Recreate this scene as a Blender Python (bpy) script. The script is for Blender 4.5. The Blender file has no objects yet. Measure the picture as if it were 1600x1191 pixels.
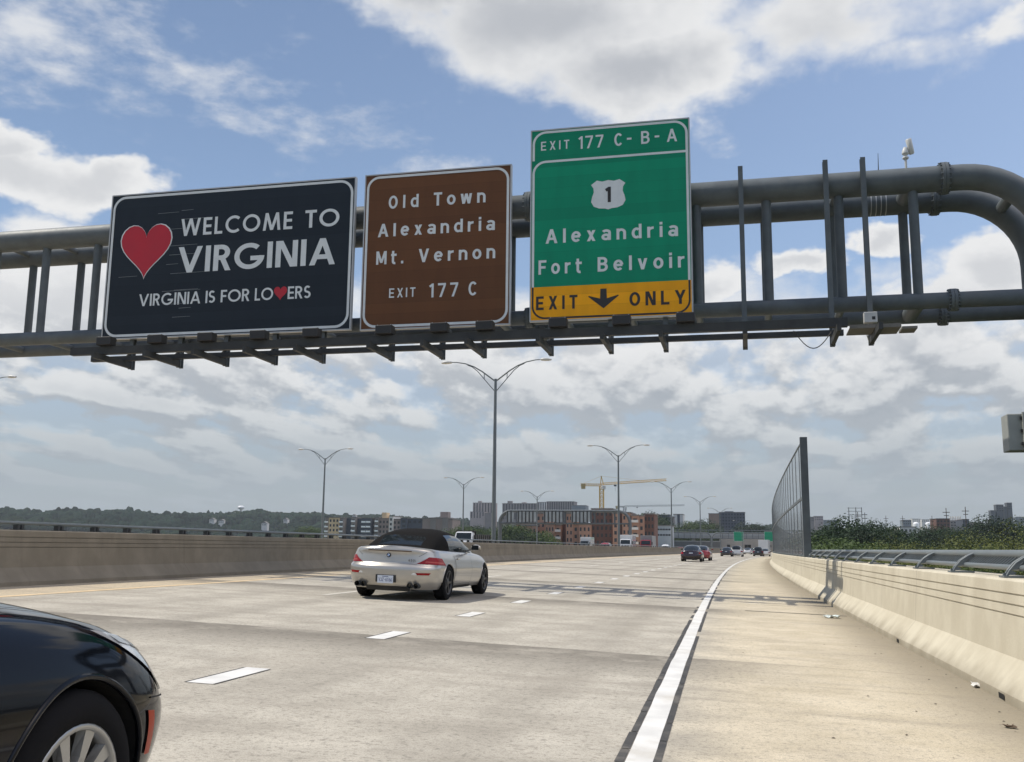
import bpy, bmesh, math, random
from mathutils import Vector, Matrix
import numpy as np

random.seed(7)
RNG = np.random.RandomState(11)
SC = bpy.context.scene
COL = SC.collection
PI = math.pi

# ------------------------------------------------------------------ camera
EYE = 1.2
FPX = 1553.4
YAW, PITCH, ROLL = math.radians(13.09), math.radians(9.494), math.radians(.605)
_f = Vector((-math.sin(YAW) * math.cos(PITCH), math.cos(YAW) * math.cos(PITCH), math.sin(PITCH)))
_r0 = Vector((math.cos(YAW), math.sin(YAW), 0))
_u0 = _r0.cross(_f)
_r = math.cos(ROLL) * _r0 + math.sin(ROLL) * _u0
_u = -math.sin(ROLL) * _r0 + math.cos(ROLL) * _u0
cam_d = bpy.data.cameras.new('camera')
cam = bpy.data.objects.new('camera', cam_d)
COL.objects.link(cam)
cam.matrix_world = Matrix(((_r.x, _u.x, -_f.x, 0), (_r.y, _u.y, -_f.y, 0), (_r.z, _u.z, -_f.z, EYE), (0, 0, 0, 1)))
cam_d.sensor_fit = 'HORIZONTAL'
cam_d.sensor_width = 36
cam_d.lens = 36 * FPX / 1600
cam_d.clip_start = .05
cam_d.clip_end = 30000
SC.camera = cam


def ray(px, py):
    return _f + _r * ((px - 800) / FPX) - _u * ((py - 595.5) / FPX)


def at(px, py, Y):
    """world point seen at photograph pixel (px, py) at distance Y along the road"""
    d = ray(px, py)
    return Vector((d.x * Y / d.y, Y, EYE + d.z * Y / d.y))


# ------------------------------------------------------------------ light
SUN_EL, SUN_AZ = math.radians(56), math.radians(-90.5)      # azimuth from +Y towards +X
sun_vec = Vector((math.sin(SUN_AZ) * math.cos(SUN_EL), math.cos(SUN_AZ) * math.cos(SUN_EL), math.sin(SUN_EL)))
sl = bpy.data.lights.new('sun', 'SUN')
sl.energy = 4.3
sl.angle = math.radians(.5)
sl.color = (1.0, .94, .83)
so = bpy.data.objects.new('sun', sl)
COL.objects.link(so)
so.rotation_euler = sun_vec.to_track_quat('Z', 'Y').to_euler()
so.location = sun_vec * 50

SC.view_settings.view_transform = 'Standard'
SC.view_settings.look = 'None'
SC.view_settings.exposure = 0
SC.view_settings.gamma = 1
SC.view_settings.use_curve_mapping = False
SC.cycles.max_bounces = 6
SC.cycles.transparent_max_bounces = 24
SC.cycles.volume_bounces = 0
SC.cycles.caustics_reflective = False
SC.cycles.caustics_refractive = False

# ------------------------------------------------------------------ sky with clouds
world = bpy.data.worlds.new('World')
SC.world = world
world.use_nodes = True
wt = world.node_tree
wt.nodes.clear()


class NT:
    """small node-graph writer"""
    def __init__(s, tree):
        s.t = tree

    def node(s, kind, **kw):
        n = s.t.nodes.new(kind)
        for k, v in kw.items():
            setattr(n, k, v)
        return n

    def put(s, sock, v):
        if hasattr(v, 'is_linked') or hasattr(v, 'node'):
            s.t.links.new(v, sock)
        else:
            sock.default_value = v

    def m(s, op, a, b=None, c=None, clamp=False):
        n = s.node('ShaderNodeMath', operation=op, use_clamp=clamp)
        for i, v in enumerate((a, b, c)):
            if v is not None:
                s.put(n.inputs[i], v)
        return n.outputs[0]

    def vec(s, x, y, z):
        n = s.node('ShaderNodeCombineXYZ')
        for i, v in enumerate((x, y, z)):
            s.put(n.inputs[i], v)
        return n.outputs[0]

    def noise(s, v, scale, detail=4, rough=.5, lac=2.0, dist=0):
        n = s.node('ShaderNodeTexNoise')
        s.put(n.inputs['Vector'], v)
        n.inputs['Scale'].default_value = scale
        n.inputs['Detail'].default_value = detail
        n.inputs['Roughness'].default_value = rough
        n.inputs['Lacunarity'].default_value = lac
        n.inputs['Distortion'].default_value = dist
        return n.outputs[0]

    def ss(s, v, a, b, lo=0., hi=1.):
        n = s.node('ShaderNodeMapRange', interpolation_type='SMOOTHSTEP')
        for i, x in enumerate((v, a, b, lo, hi)):
            s.put(n.inputs[i], x)
        return n.outputs[0]

    def lin(s, v, a, b, lo=0., hi=1.):
        n = s.node('ShaderNodeMapRange')
        for i, x in enumerate((v, a, b, lo, hi)):
            s.put(n.inputs[i], x)
        return n.outputs[0]

    def mix(s, f, a, b, mode='MIX'):
        n = s.node('ShaderNodeMix', data_type='RGBA', blend_type=mode)
        s.put(n.inputs['Factor'], f)
        for sock, v in ((n.inputs[6], a), (n.inputs[7], b)):
            if isinstance(v, tuple) and len(v) == 3:
                v = (*v, 1)
            s.put(sock, v)
        return n.outputs[2]


w = NT(wt)
tc = w.node('ShaderNodeTexCoord').outputs['Generated']
sep = w.node('ShaderNodeSeparateXYZ')
w.put(sep.inputs[0], tc)
DX, DY, DZ = sep.outputs
AZ = w.m('ARCTAN2', DX, DY)
EL = w.m('ARCSINE', DZ)
q_az = w.m('MULTIPLY', AZ, 1.0)
base_v = w.vec(AZ, w.m('MULTIPLY', EL, 1.5), w.m('MULTIPLY', DY, .25))
warp_n = w.node('ShaderNodeTexNoise')
w.put(warp_n.inputs['Vector'], base_v)
warp_n.inputs['Scale'].default_value = 7
warp_n.inputs['Detail'].default_value = 5
warp_n.inputs['Roughness'].default_value = .6
wsep = w.node('ShaderNodeSeparateColor')
w.put(wsep.inputs[0], warp_n.outputs['Color'])
azw = w.m('ADD', AZ, w.m('MULTIPLY', w.m('SUBTRACT', wsep.outputs[0], .5), .16))
elw = w.m('ADD', EL, w.m('MULTIPLY', w.m('SUBTRACT', wsep.outputs[1], .5), .10))
fbm = w.noise(base_v, 7.5, 9, .55)
fbm2 = w.noise(w.vec(AZ, w.m('MULTIPLY', EL, 2.2), .7), 16, 8, .6)
soft = w.noise(base_v, 4.0, 5, .5)


def azel(px, py):
    d = ray(px, py).normalized()
    return math.atan2(d.x, d.y), math.asin(d.z)


def blob(px, py, rx, ry, gain=1.0):
    a, e = azel(px, py)
    ra, re = rx / FPX, ry / FPX
    dx = w.m('DIVIDE', w.m('SUBTRACT', azw, a), ra)
    dy = w.m('DIVIDE', w.m('SUBTRACT', elw, e), re)
    r2 = w.m('ADD', w.m('MULTIPLY', dx, dx), w.m('MULTIPLY', dy, dy))
    return w.m('MULTIPLY', w.m('SUBTRACT', 1.0, w.m('SQRT', r2)), gain)


def union(bl):
    o = bl[0]
    for b in bl[1:]:
        o = w.m('MAXIMUM', o, b)
    return o


# heaped clouds where the photograph has them, by azimuth and elevation; more of the same around the rest of the sky
big = union([blob(900, 20, 330, 130), blob(1010, 110, 210, 95), blob(1250, 40, 330, 75, .5), blob(720, -30, 260, 90),
             blob(1400, 70, 150, 45, .35)])
heap = union([blob(50, 278, 165, 58), blob(160, 292, 110, 46), blob(15, 232, 80, 42), blob(1245, 415, 60, 30), blob(1365, 380, 60, 32),
              blob(1580, 420, 110, 50), blob(1110, 450, 70, 50, .9), blob(90, 470, 160, 90, .9), blob(1480, 470, 200, 40, .7),
              blob(1560, 30, 90, 40, .5), blob(800, 480, 900, 60, .45)])
wisp = union([blob(60, 40, 230, 130), blob(440, 190, 220, 60, .7), blob(660, 260, 110, 35, .9), blob(1110, 205, 60, 40, .9),
              blob(300, 130, 250, 90, .6)])
everywhere = w.m('MULTIPLY', w.ss(w.noise(base_v, 2.3, 2, .5), .5, .68), w.ss(w.m('ABSOLUTE', w.m('ADD', AZ, .23)), .62, .9))
pert = w.m('SUBTRACT', fbm, .5)
D_big = w.ss(w.m('ADD', big, w.m('MULTIPLY', pert, 1.25)), -.10, .34)
D_heap = w.ss(w.m('ADD', heap, w.m('MULTIPLY', pert, 1.3)), -.02, .34)
D_wisp = w.m('MULTIPLY', w.ss(w.m('ADD', w.m('MULTIPLY', wisp, .60), w.m('MULTIPLY', w.m('SUBTRACT', fbm2, .5), 1.7)), .02, .85), .8)
D_else = w.ss(w.m('ADD', everywhere, pert), .85, 1.2)
# bank of heaped cloud low over the horizon: white where the cloud ends above, grey blue on the undersides


def low_field(de):
    k = w.m('DIVIDE', 1.0, w.m('ADD', w.m('ADD', EL, .075), de))
    v = w.vec(w.m('MULTIPLY', w.m('SINE', AZ), k), w.m('MULTIPLY', w.m('MULTIPLY', w.m('COSINE', AZ), k), .46), 4.4)
    n_ = w.noise(v, 2.3, 4, .5)
    n2_ = w.noise(v, .9, 3, .5)
    puff = w.noise(w.vec(AZ, w.m('MULTIPLY', w.m('ADD', EL, de), 1.35), 6.1), 19, 7, .58)
    return w.m('ADD', w.m('ADD', w.m('MULTIPLY', n_, .45), w.m('MULTIPLY', n2_, .25)), w.m('MULTIPLY', puff, .30))


low_env = w.m('MULTIPLY', w.ss(EL, .02, .07), w.ss(EL, .245, .19))
l0, l1 = low_field(0.), low_field(.014)
D_low = w.m('MULTIPLY', w.ss(w.m('ADD', l0, w.m('MULTIPLY', low_env, .12)), .50, .625), w.ss(low_env, .02, .3))
D_low = w.m('MAXIMUM', D_low, w.m('MULTIPLY', low_env, .55))
D = union([D_big, D_heap, D_wisp, D_low, D_else])

sky = w.node('ShaderNodeTexSky', sky_type='NISHITA')
sky.sun_disc = False
sky.sun_elevation = SUN_EL
sky.sun_rotation = -SUN_AZ
sky.altitude = 30
sky.air_density = 1.0
sky.dust_density = 2.2
sky.ozone_density = 1.2
bg_sky = w.node('ShaderNodeBackground')
hz_f = w.ss(EL, -.02, .40)
tint = w.mix(hz_f, (.90, .97, 1.08), (1.12, 1.11, 1.10))
w.put(bg_sky.inputs[0], w.mix(1.0, sky.outputs[0], tint, 'MULTIPLY'))
bg_sky.inputs[1].default_value = .15
core_big = w.m('MULTIPLY', w.ss(w.m('ADD', big, w.m('MULTIPLY', w.m('SUBTRACT', soft, .5), 1.8)), .10, .85), .85)
core_heap = w.m('MULTIPLY', w.ss(w.m('ADD', heap, w.m('MULTIPLY', pert, .7)), .30, .85), .45)
under = w.ss(w.m('SUBTRACT', l1, l0), -.048, .048)
core_low = w.m('MULTIPLY', w.m('ADD', w.m('MULTIPLY', under, .85), w.m('MULTIPLY', w.ss(l0, .50, .66), .30)), w.ss(EL, .27, .15), clamp=True)
shade = union([w.m('MULTIPLY', core_big, D_big), w.m('MULTIPLY', core_heap, D_heap), core_low])
c_white = w.mix(w.ss(EL, .03, .22), (.51, .56, .59), (.84, .845, .85))
c_grey = w.mix(w.ss(EL, .03, .3), (.36, .41, .46), (.44, .465, .51))
c_cloud = w.mix(shade, c_white, c_grey)
bg_cl = w.node('ShaderNodeBackground')
w.put(bg_cl.inputs[0], c_cloud)
bg_cl.inputs[1].default_value = 1.0
# the haze of the lower sky
bg_hz = w.node('ShaderNodeBackground')
bg_hz.inputs[0].default_value = (.385, .435, .475, 1)
bg_hz.inputs[1].default_value = 1.0
m1 = w.node('ShaderNodeMixShader')
w.put(m1.inputs[0], D)
wt.links.new(bg_sky.outputs[0], m1.inputs[1])
wt.links.new(bg_cl.outputs[0], m1.inputs[2])
m2 = w.node('ShaderNodeMixShader')
w.put(m2.inputs[0], w.m('MULTIPLY', w.ss(EL, .14, .015), .85))
wt.links.new(m1.outputs[0], m2.inputs[1])
wt.links.new(bg_hz.outputs[0], m2.inputs[2])
wo = w.node('ShaderNodeOutputWorld')
wt.links.new(m2.outputs[0], wo.inputs[0])


# ------------------------------------------------------------------ object helpers
def tag(o, label=None, cat=None, group=None, kind=None):
    if label:
        o['label'] = label
    if cat:
        o['category'] = cat
    if group:
        o['group'] = group
    if kind:
        o['kind'] = kind
    return o


def thing(name, label, cat, loc=(0, 0, 0), rz=0., group=None):
    o = bpy.data.objects.new(name, None)
    COL.objects.link(o)
    o.empty_display_size = .3
    o.location = loc
    o.rotation_euler = (0, 0, rz)
    return tag(o, label, cat, group)


def kids(o):
    return list(o.children)


def copy_tree(o, parent=None):
    c = o.copy()
    COL.objects.link(c)
    c.parent = parent
    for ch in kids(o):
        copy_tree(ch, c)
    return c


class MB:
    """collects shapes and links them as one mesh object"""
    def __init__(s):
        s.v, s.f, s.mi, s.sm = [], [], [], []

    def add(s, vs, fs, mi=0, smooth=False):
        b = len(s.v)
        s.v.extend([tuple(v) for v in vs])
        s.f.extend([tuple(b + i for i in f) for f in fs])
        s.mi.extend([mi] * len(fs))
        s.sm.extend([smooth] * len(fs))
        return s

    def box(s, x0, x1, y0, y1, z0, z1, mi=0):
        vs = [(x, y, z) for z in (z0, z1) for y in (y0, y1) for x in (x0, x1)]
        return s.add(vs, [(0, 2, 3, 1), (4, 5, 7, 6), (0, 1, 5, 4), (2, 6, 7, 3), (0, 4, 6, 2), (1, 3, 7, 5)], mi)

    def bevbox(s, x0, x1, y0, y1, z0, z1, b=.02, mi=0):
        bm = bmesh.new()
        bmesh.ops.create_cube(bm, size=1)
        for v in bm.verts:
            v.co = Vector(((x0 + x1) / 2 + v.co.x * (x1 - x0), (y0 + y1) / 2 + v.co.y * (y1 - y0), (z0 + z1) / 2 + v.co.z * (z1 - z0)))
        bmesh.ops.bevel(bm, geom=bm.edges[:], offset=b, segments=2, affect='EDGES', profile=.5)
        bm.verts.index_update()
        s.add([v.co for v in bm.verts], [[v.index for v in f.verts] for f in bm.faces], mi)
        bm.free()
        return s

    def path(s, pts, r, n=12, mi=0, caps=True, smooth=True, up=None):
        """tube along points; r a number or one per point"""
        pts = [Vector(p) for p in pts]
        rs = r if isinstance(r, (list, tuple)) else [r] * len(pts)
        vs, fs = [], []
        ref = None
        for i, p in enumerate(pts):
            a = pts[max(i - 1, 0)]
            b = pts[min(i + 1, len(pts) - 1)]
            d = (b - a).normalized()
            if ref is None:
                ref = Vector((0, 0, 1)) if abs(d.z) < .9 else Vector((1, 0, 0))
            x = d.cross(ref).normalized()
            y = x.cross(d).normalized()
            ref = y
            for k in range(n):
                t = 2 * PI * (k + .5) / n
                vs.append(p + (x * math.cos(t) + y * math.sin(t)) * rs[i])
        for i in range(len(pts) - 1):
            for k in range(n):
                k2 = (k + 1) % n
                fs.append((i * n + k, i * n + k2, (i + 1) * n + k2, (i + 1) * n + k))
        s.add(vs, fs, mi, smooth)
        if caps:
            s.add(vs[:n], [tuple(range(n))], mi)
            s.add(vs[-n:], [tuple(reversed(range(n)))], mi)
        return s

    def bar(s, p, q, wx, wz, mi=0, up=(0, 0, 1)):
        """rectangular bar from p to q, wx across, wz along up"""
        p, q = Vector(p), Vector(q)
        d = (q - p).normalized()
        upv = Vector(up)
        if abs(d.dot(upv)) > .95:
            upv = Vector((0, 1, 0))
        x = d.cross(upv).normalized()
        y = x.cross(d).normalized()
        vs = [e + x * (sx * wx / 2) + y * (sy * wz / 2) for e in (p, q) for sx, sy in ((-1, -1), (1, -1), (1, 1), (-1, 1))]
        return s.add(vs, [(0, 3, 2, 1), (4, 5, 6, 7), (0, 1, 5, 4), (1, 2, 6, 5), (2, 3, 7, 6), (3, 0, 4, 7)], mi)

    def lathe(s, prof, c=(0, 0, 0), axis='z', n=24, mi=0, smooth=True):
        """prof: (radius, height) along the axis"""
        vs, fs = [], []
        for r, h in prof:
            for k in range(n):
                t = 2 * PI * k / n
                a, b = r * math.cos(t), r * math.sin(t)
                if axis == 'z':
                    v = (a, b, h)
                elif axis == 'x':
                    v = (h, a, b)
                else:
                    v = (b, h, a)
                vs.append((v[0] + c[0], v[1] + c[1], v[2] + c[2]))
        for i in range(len(prof) - 1):
            for k in range(n):
                k2 = (k + 1) % n
                fs.append((i * n + k, i * n + k2, (i + 1) * n + k2, (i + 1) * n + k))
        return s.add(vs, fs, mi, smooth)

    def poly(s, pts, mi=0):
        return s.add(pts, [tuple(range(len(pts)))], mi)

    def grid(s, P, mi=0, smooth=True, flip=False, skip=None):
        """P[i][j] points"""
        n, m_ = len(P), len(P[0])
        fs = []
        for i in range(n - 1):
            for j in range(m_ - 1):
                if skip and skip(i, j):
                    continue
                f = (i * m_ + j, i * m_ + j + 1, (i + 1) * m_ + j + 1, (i + 1) * m_ + j)
                fs.append(f[::-1] if flip else f)
        return s.add([p for r in P for p in r], fs, mi, smooth)

    def prism(s, pts2, y0, y1, mi=0):
        """polygon in x,z pulled along y"""
        n = len(pts2)
        vs = [(x, y0, z) for x, z in pts2] + [(x, y1, z) for x, z in pts2]
        fs = [tuple(range(n)), tuple(reversed(range(n, 2 * n)))]
        fs += [(i, i + n, (i + 1) % n + n, (i + 1) % n) for i in range(n)]
        return s.add(vs, fs, mi)

    def mesh(s, name, mats, off=(0, 0, 0)):
        me = bpy.data.meshes.new(name)
        vs = np.array(s.v, dtype=float) - np.array(off)
        me.from_pydata(vs.tolist(), [], s.f)
        for m_ in (mats if isinstance(mats, (list, tuple)) else [mats]):
            me.materials.append(m_)
        me.polygons.foreach_set('material_index', s.mi)
        me.polygons.foreach_set('use_smooth', s.sm)
        me.update()
        return me

    def build(s, name, mats, parent=None, world_xy=False):
        """world_xy: the shapes were given in world space, parent unrotated"""
        off = (0, 0, 0)
        if parent is not None and world_xy:
            p = parent
            off = Vector((0, 0, 0))
            while p:
                off = off + Vector(p.location)
                p = p.parent
        o = bpy.data.objects.new(name, s.mesh(name, mats, off))
        COL.objects.link(o)
        o.parent = parent
        return o


def fix_normals(o):
    bm = bmesh.new()
    bm.from_mesh(o.data)
    bmesh.ops.remove_doubles(bm, verts=bm.verts, dist=.0005)
    bmesh.ops.recalc_face_normals(bm, faces=bm.faces)
    bm.to_mesh(o.data)
    bm.free()
    return o


# ------------------------------------------------------------------ materials
def new_mat(name):
    m_ = bpy.data.materials.new(name)
    m_.use_nodes = True
    t = NT(m_.node_tree)
    return m_, t, m_.node_tree.nodes['Principled BSDF']


def mat(name, col, rough=.6, metal=0., var=.12, scale=3., bump=0., bscale=30., coat=0., spec=None, dirt=None, rvar=.1, alpha=None):
    """plain surface with slight tone and gloss variation, optional bump and dirt colour"""
    m_, t, b = new_mat(name)
    co = t.node('ShaderNodeTexCoord').outputs['Object']
    n1 = t.noise(co, scale, 6, .6)
    lo = tuple(c * (1 - var) for c in col)
    hi = tuple(min(1, c * (1 + var)) for c in col)
    c = t.mix(t.ss(n1, .3, .7), lo, hi)
    if dirt:
        n2 = t.noise(co, scale * .37, 8, .65)
        c = t.mix(t.m('MULTIPLY', t.ss(n2, .5, .72), dirt[1]), c, dirt[0])
    t.put(b.inputs['Base Color'], c)
    t.put(b.inputs['Roughness'], t.lin(n1, .25, .75, max(.02, rough - rvar), min(1, rough + rvar)))
    b.inputs['Metallic'].default_value = metal
    if coat:
        b.inputs['Coat Weight'].default_value = coat
        b.inputs['Coat Roughness'].default_value = .03
    if spec is not None:
        b.inputs['Specular IOR Level'].default_value = spec
    if bump:
        bn = t.node('ShaderNodeBump')
        bn.inputs['Strength'].default_value = bump
        bn.inputs['Distance'].default_value = .02
        t.put(bn.inputs['Height'], t.noise(co, bscale, 6, .6))
        t.m_tree = None
        m_.node_tree.links.new(bn.outputs[0], b.inputs['Normal'])
    return m_


def flat(name, col, rough=.5, metal=0., coat=0.):
    return mat(name, col, rough, metal, var=.05, scale=1.5, coat=coat, rvar=.05)


C_A, C_B = -.0225, .00022


def curve(y):
    """sideways drift of the road line at distance y"""
    return C_A * y + C_B * y * y


BANK = -.031


def road_z(u):
    return BANK * u


def U_socket(t, sep_):
    """distance from the road's reference line, from the object's position"""
    y2 = t.m('MULTIPLY', t.m('MULTIPLY', sep_.outputs[1], sep_.outputs[1]), -C_B)
    return t.m('ADD', t.m('ADD', sep_.outputs[0], t.m('MULTIPLY', sep_.outputs[1], -C_A)), y2)


def make_road_mat():
    m_, t, b = new_mat('grooved_concrete_road')
    co = t.node('ShaderNodeTexCoord').outputs['Object']
    s_ = t.node('ShaderNodeSeparateXYZ')
    t.put(s_.inputs[0], co)
    U = U_socket(t, s_)
    Yc = s_.outputs[1]
    v = t.vec(U, Yc, 0.)
    big_n = t.noise(v, .22, 6, .6)
    mid_n = t.noise(v, 1.3, 7, .62)
    fine = t.noise(v, 26, 5, .7)
    grain = t.noise(v, 90, 3, .7)
    cross = t.noise(t.vec(t.m('MULTIPLY', U, .12), Yc, 2.), 1.6, 6, .6)      # across the lanes, from tining
    along = t.noise(t.vec(U, t.m('MULTIPLY', Yc, .06), 5.), 1.2, 5, .6)
    lane = t.mix(t.ss(mid_n, .3, .72), (.362, .334, .280), (.510, .475, .402))
    lane = t.mix(t.m('MULTIPLY', t.ss(along, .45, .75), .35), lane, (.275, .245, .20))
    sh = t.mix(t.ss(mid_n, .28, .72), (.485, .42, .30), (.63, .555, .42))
    sh = t.mix(t.m('MULTIPLY', t.ss(big_n, .47, .68), .5), sh, (.40, .35, .265))
    left_sh = (.50, .41, .28)
    edge_w = t.m('ADD', U, t.m('MULTIPLY', t.m('SUBTRACT', mid_n, .5), 1.2))
    c = t.mix(t.ss(edge_w, -.75, .35), lane, sh)
    c = t.mix(t.m('MULTIPLY', t.ss(edge_w, -10.9, -11.5), .8), c, left_sh)
    # dark worn bands that lie across the lanes at the slab joints
    saw = t.m('FRACT', t.m('DIVIDE', t.m('SUBTRACT', t.m('ADD', 11.5, t.m('MULTIPLY', t.m('SUBTRACT', big_n, .5), .5)), t.m('ADD', Yc, t.m('MULTIPLY', U, .06))), 9.6))
    jb = t.m('MULTIPLY', t.ss(saw, .0, .004), t.ss(saw, .26, .03))
    jb = t.m('MULTIPLY', jb, t.ss(mid_n, .28, .56))
    jb = t.m('MULTIPLY', jb, t.ss(t.m('ADD', U, t.m('MULTIPLY', big_n, 2.)), 2.2, .3))
    c = t.mix(t.m('MULTIPLY', jb, .85), c, (.140, .126, .103))
    jl = t.m('MULTIPLY', t.ss(saw, .0, .002), t.ss(saw, .006, .003))
    c = t.mix(t.m('MULTIPLY', jl, .5), c, (.14, .125, .10))
    # blotches, tyre tracks and speckle
    blot = t.noise(v, 5.5, 8, .72)
    pits = t.noise(v, 13, 6, .75)
    trk = t.m('ABSOLUTE', t.m('SUBTRACT', t.m('FRACT', t.m('DIVIDE', t.m('ADD', U, 8.0), 1.83)), .5))
    trk = t.m('MULTIPLY', t.ss(trk, .30, .08), t.ss(along, .30, .6))
    c = t.mix(t.m('MULTIPLY', t.m('MULTIPLY', trk, t.ss(U, -.2, -.9)), .34), c, (.235, .215, .18))
    c = t.mix(t.m('MULTIPLY', t.ss(blot, .50, .74), .42), c, (.215, .198, .165))
    c = t.mix(t.m('MULTIPLY', t.m('MULTIPLY', t.ss(pits, .50, .66), t.m('ADD', t.ss(U, .8, -.8, .12, .5), t.m('MULTIPLY', jb, .9))), .85), c, (.115, .103, .085))
    stain = t.noise(t.vec(t.m('MULTIPLY', U, 1.1), t.m('MULTIPLY', Yc, .35), 8.), 1., 7, .7)
    c = t.mix(t.m('MULTIPLY', t.ss(stain, .60, .74), .5), c, (.20, .18, .145))
    c = t.mix(t.m('MULTIPLY', t.ss(fine, .50, .68), .62), c, (.20, .185, .155))
    c = t.mix(t.m('MULTIPLY', t.ss(grain, .50, .66), .70), c, (.19, .175, .15))
    c = t.mix(t.m('MULTIPLY', t.ss(cross, .50, .72), .42), c, (.225, .20, .165))
    # dirt gathered along the foot of the right wall
    gut = t.m('MULTIPLY', t.ss(t.m('ADD', U, t.m('MULTIPLY', t.m('SUBTRACT', mid_n, .5), 1.0)), 1.25, 2.30), .8)
    c = t.mix(gut, c, (.25, .215, .16))
    t.put(b.inputs['Base Color'], c)
    b.inputs['Roughness'].default_value = .85
    b.inputs['Specular IOR Level'].default_value = .25
    bn = t.node('ShaderNodeBump')
    bn.inputs['Strength'].default_value = .35
    bn.inputs['Distance'].default_value = .012
    t.put(bn.inputs['Height'], t.m('ADD', fine, t.m('MULTIPLY', grain, .5)))
    m_.node_tree.links.new(bn.outputs[0], b.inputs['Normal'])
    return m_


def make_barrier_mat(name, c0, c1, streak):
    m_, t, b = new_mat(name)
    co = t.node('ShaderNodeTexCoord').outputs['Object']
    s_ = t.node('ShaderNodeSeparateXYZ')
    t.put(s_.inputs[0], co)
    Yc, Z = s_.outputs[1], s_.outputs[2]
    n1 = t.noise(co, 1.4, 7, .6)
    st = t.noise(t.vec(0., t.m('MULTIPLY', Yc, 5.), t.m('MULTIPLY', Z, .5)), 1., 6, .65)
    fine = t.noise(co, 40, 4, .6)
    c = t.mix(t.ss(n1, .3, .7), c0, c1)
    c = t.mix(t.m('MULTIPLY', t.ss(st, .50, .75), .32), c, streak)
    c = t.mix(t.m('MULTIPLY', t.ss(fine, .58, .75), .3), c, streak)
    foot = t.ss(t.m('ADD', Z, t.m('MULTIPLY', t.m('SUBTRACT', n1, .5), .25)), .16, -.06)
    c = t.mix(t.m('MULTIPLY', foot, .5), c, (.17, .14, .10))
    jt = t.m('ABSOLUTE', t.m('SUBTRACT', t.m('FRACT', t.m('DIVIDE', t.m('ADD', Yc, 3.3), 7.3)), .5))
    c = t.mix(t.m('MULTIPLY', t.ss(jt, .0012, .0006), .7), c, (.07, .06, .05))
    t.put(b.inputs['Base Color'], c)
    b.inputs['Roughness'].default_value = .88
    b.inputs['Specular IOR Level'].default_value = .2
    bn = t.node('ShaderNodeBump')
    bn.inputs['Strength'].default_value = .25
    bn.inputs['Distance'].default_value = .01
    t.put(bn.inputs['Height'], fine)
    m_.node_tree.links.new(bn.outputs[0], b.inputs['Normal'])
    return m_


def make_leaf_mat(name, dark, light, scale=.35):
    m_, t, b = new_mat(name)
    geo = t.node('ShaderNodeNewGeometry')
    oi = t.node('ShaderNodeObjectInfo')
    n1 = t.noise(geo.outputs['Position'], scale, 3, .6)
    rp = geo.outputs['Random Per Island']
    k = t.m('ADD', t.m('MULTIPLY', n1, .9), t.m('MULTIPLY', t.m('ADD', t.m('MULTIPLY', rp, .6), t.m('MULTIPLY', oi.outputs['Random'], .6)), .33))
    c = t.mix(t.ss(k, .36, .86), dark, light)
    t.put(b.inputs['Base Color'], c)
    b.inputs['Roughness'].default_value = .6
    b.inputs['Specular IOR Level'].default_value = .25
    tr = t.node('ShaderNodeBsdfTranslucent')
    t.put(tr.inputs[0], c)
    ms = t.node('ShaderNodeMixShader')
    ms.inputs[0].default_value = .25
    m_.node_tree.links.new(b.outputs[0], ms.inputs[1])
    m_.node_tree.links.new(tr.outputs[0], ms.inputs[2])
    m_.node_tree.links.new(ms.outputs[0], m_.node_tree.nodes['Material Output'].inputs[0])
    return m_


def make_glass_panel(name, tint, fac=.45, rough=.08):
    m_, t, b = new_mat(name)
    co = t.node('ShaderNodeTexCoord').outputs['Object']
    n1 = t.noise(co, .5, 5, .6)
    t.put(b.inputs['Base Color'], t.mix(n1, tuple(c * .85 for c in tint), tint))
    b.inputs['Roughness'].default_value = rough
    tr = t.node('ShaderNodeBsdfTransparent')
    tr.inputs[0].default_value = (.80, .83, .85, 1)
    ms = t.node('ShaderNodeMixShader')
    ms.inputs[0].default_value = fac
    m_.node_tree.links.new(tr.outputs[0], ms.inputs[1])
    m_.node_tree.links.new(b.outputs[0], ms.inputs[2])
    m_.node_tree.links.new(ms.outputs[0], m_.node_tree.nodes['Material Output'].inputs[0])
    return m_


def make_sign_mat(name, col):
    m_, t, b = new_mat(name)
    geo = t.node('ShaderNodeNewGeometry')
    s_ = t.node('ShaderNodeSeparateXYZ')
    t.put(s_.inputs[0], geo.outputs['Position'])
    plank = t.m('DIVIDE', s_.outputs[2], .305)
    wn = t.node('ShaderNodeTexWhiteNoise', noise_dimensions='1D')
    t.put(wn.inputs['W'], t.m('FLOOR', plank))
    grime = t.noise(t.vec(t.m('MULTIPLY', s_.outputs[0], 1.6), 0., t.m('MULTIPLY', s_.outputs[2], .35)), 1.3, 6, .6)
    k = t.m('ADD', t.m('MULTIPLY', wn.outputs[0], .5), t.m('MULTIPLY', grime, .8))
    c = t.mix(t.ss(k, .3, 1.0), tuple(x * .86 for x in col), tuple(min(1, x * 1.14 + .002) for x in col))
    seam = t.m('ABSOLUTE', t.m('SUBTRACT', t.m('FRACT', plank), .5))
    c = t.mix(t.m('MULTIPLY', t.ss(seam, .475, .49), .35), c, tuple(x * .5 for x in col))
    t.put(b.inputs['Base Color'], c)
    t.put(b.inputs['Roughness'], t.lin(k, .3, 1., .42, .60))
    b.inputs['Specular IOR Level'].default_value = .25
    return m_


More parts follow.
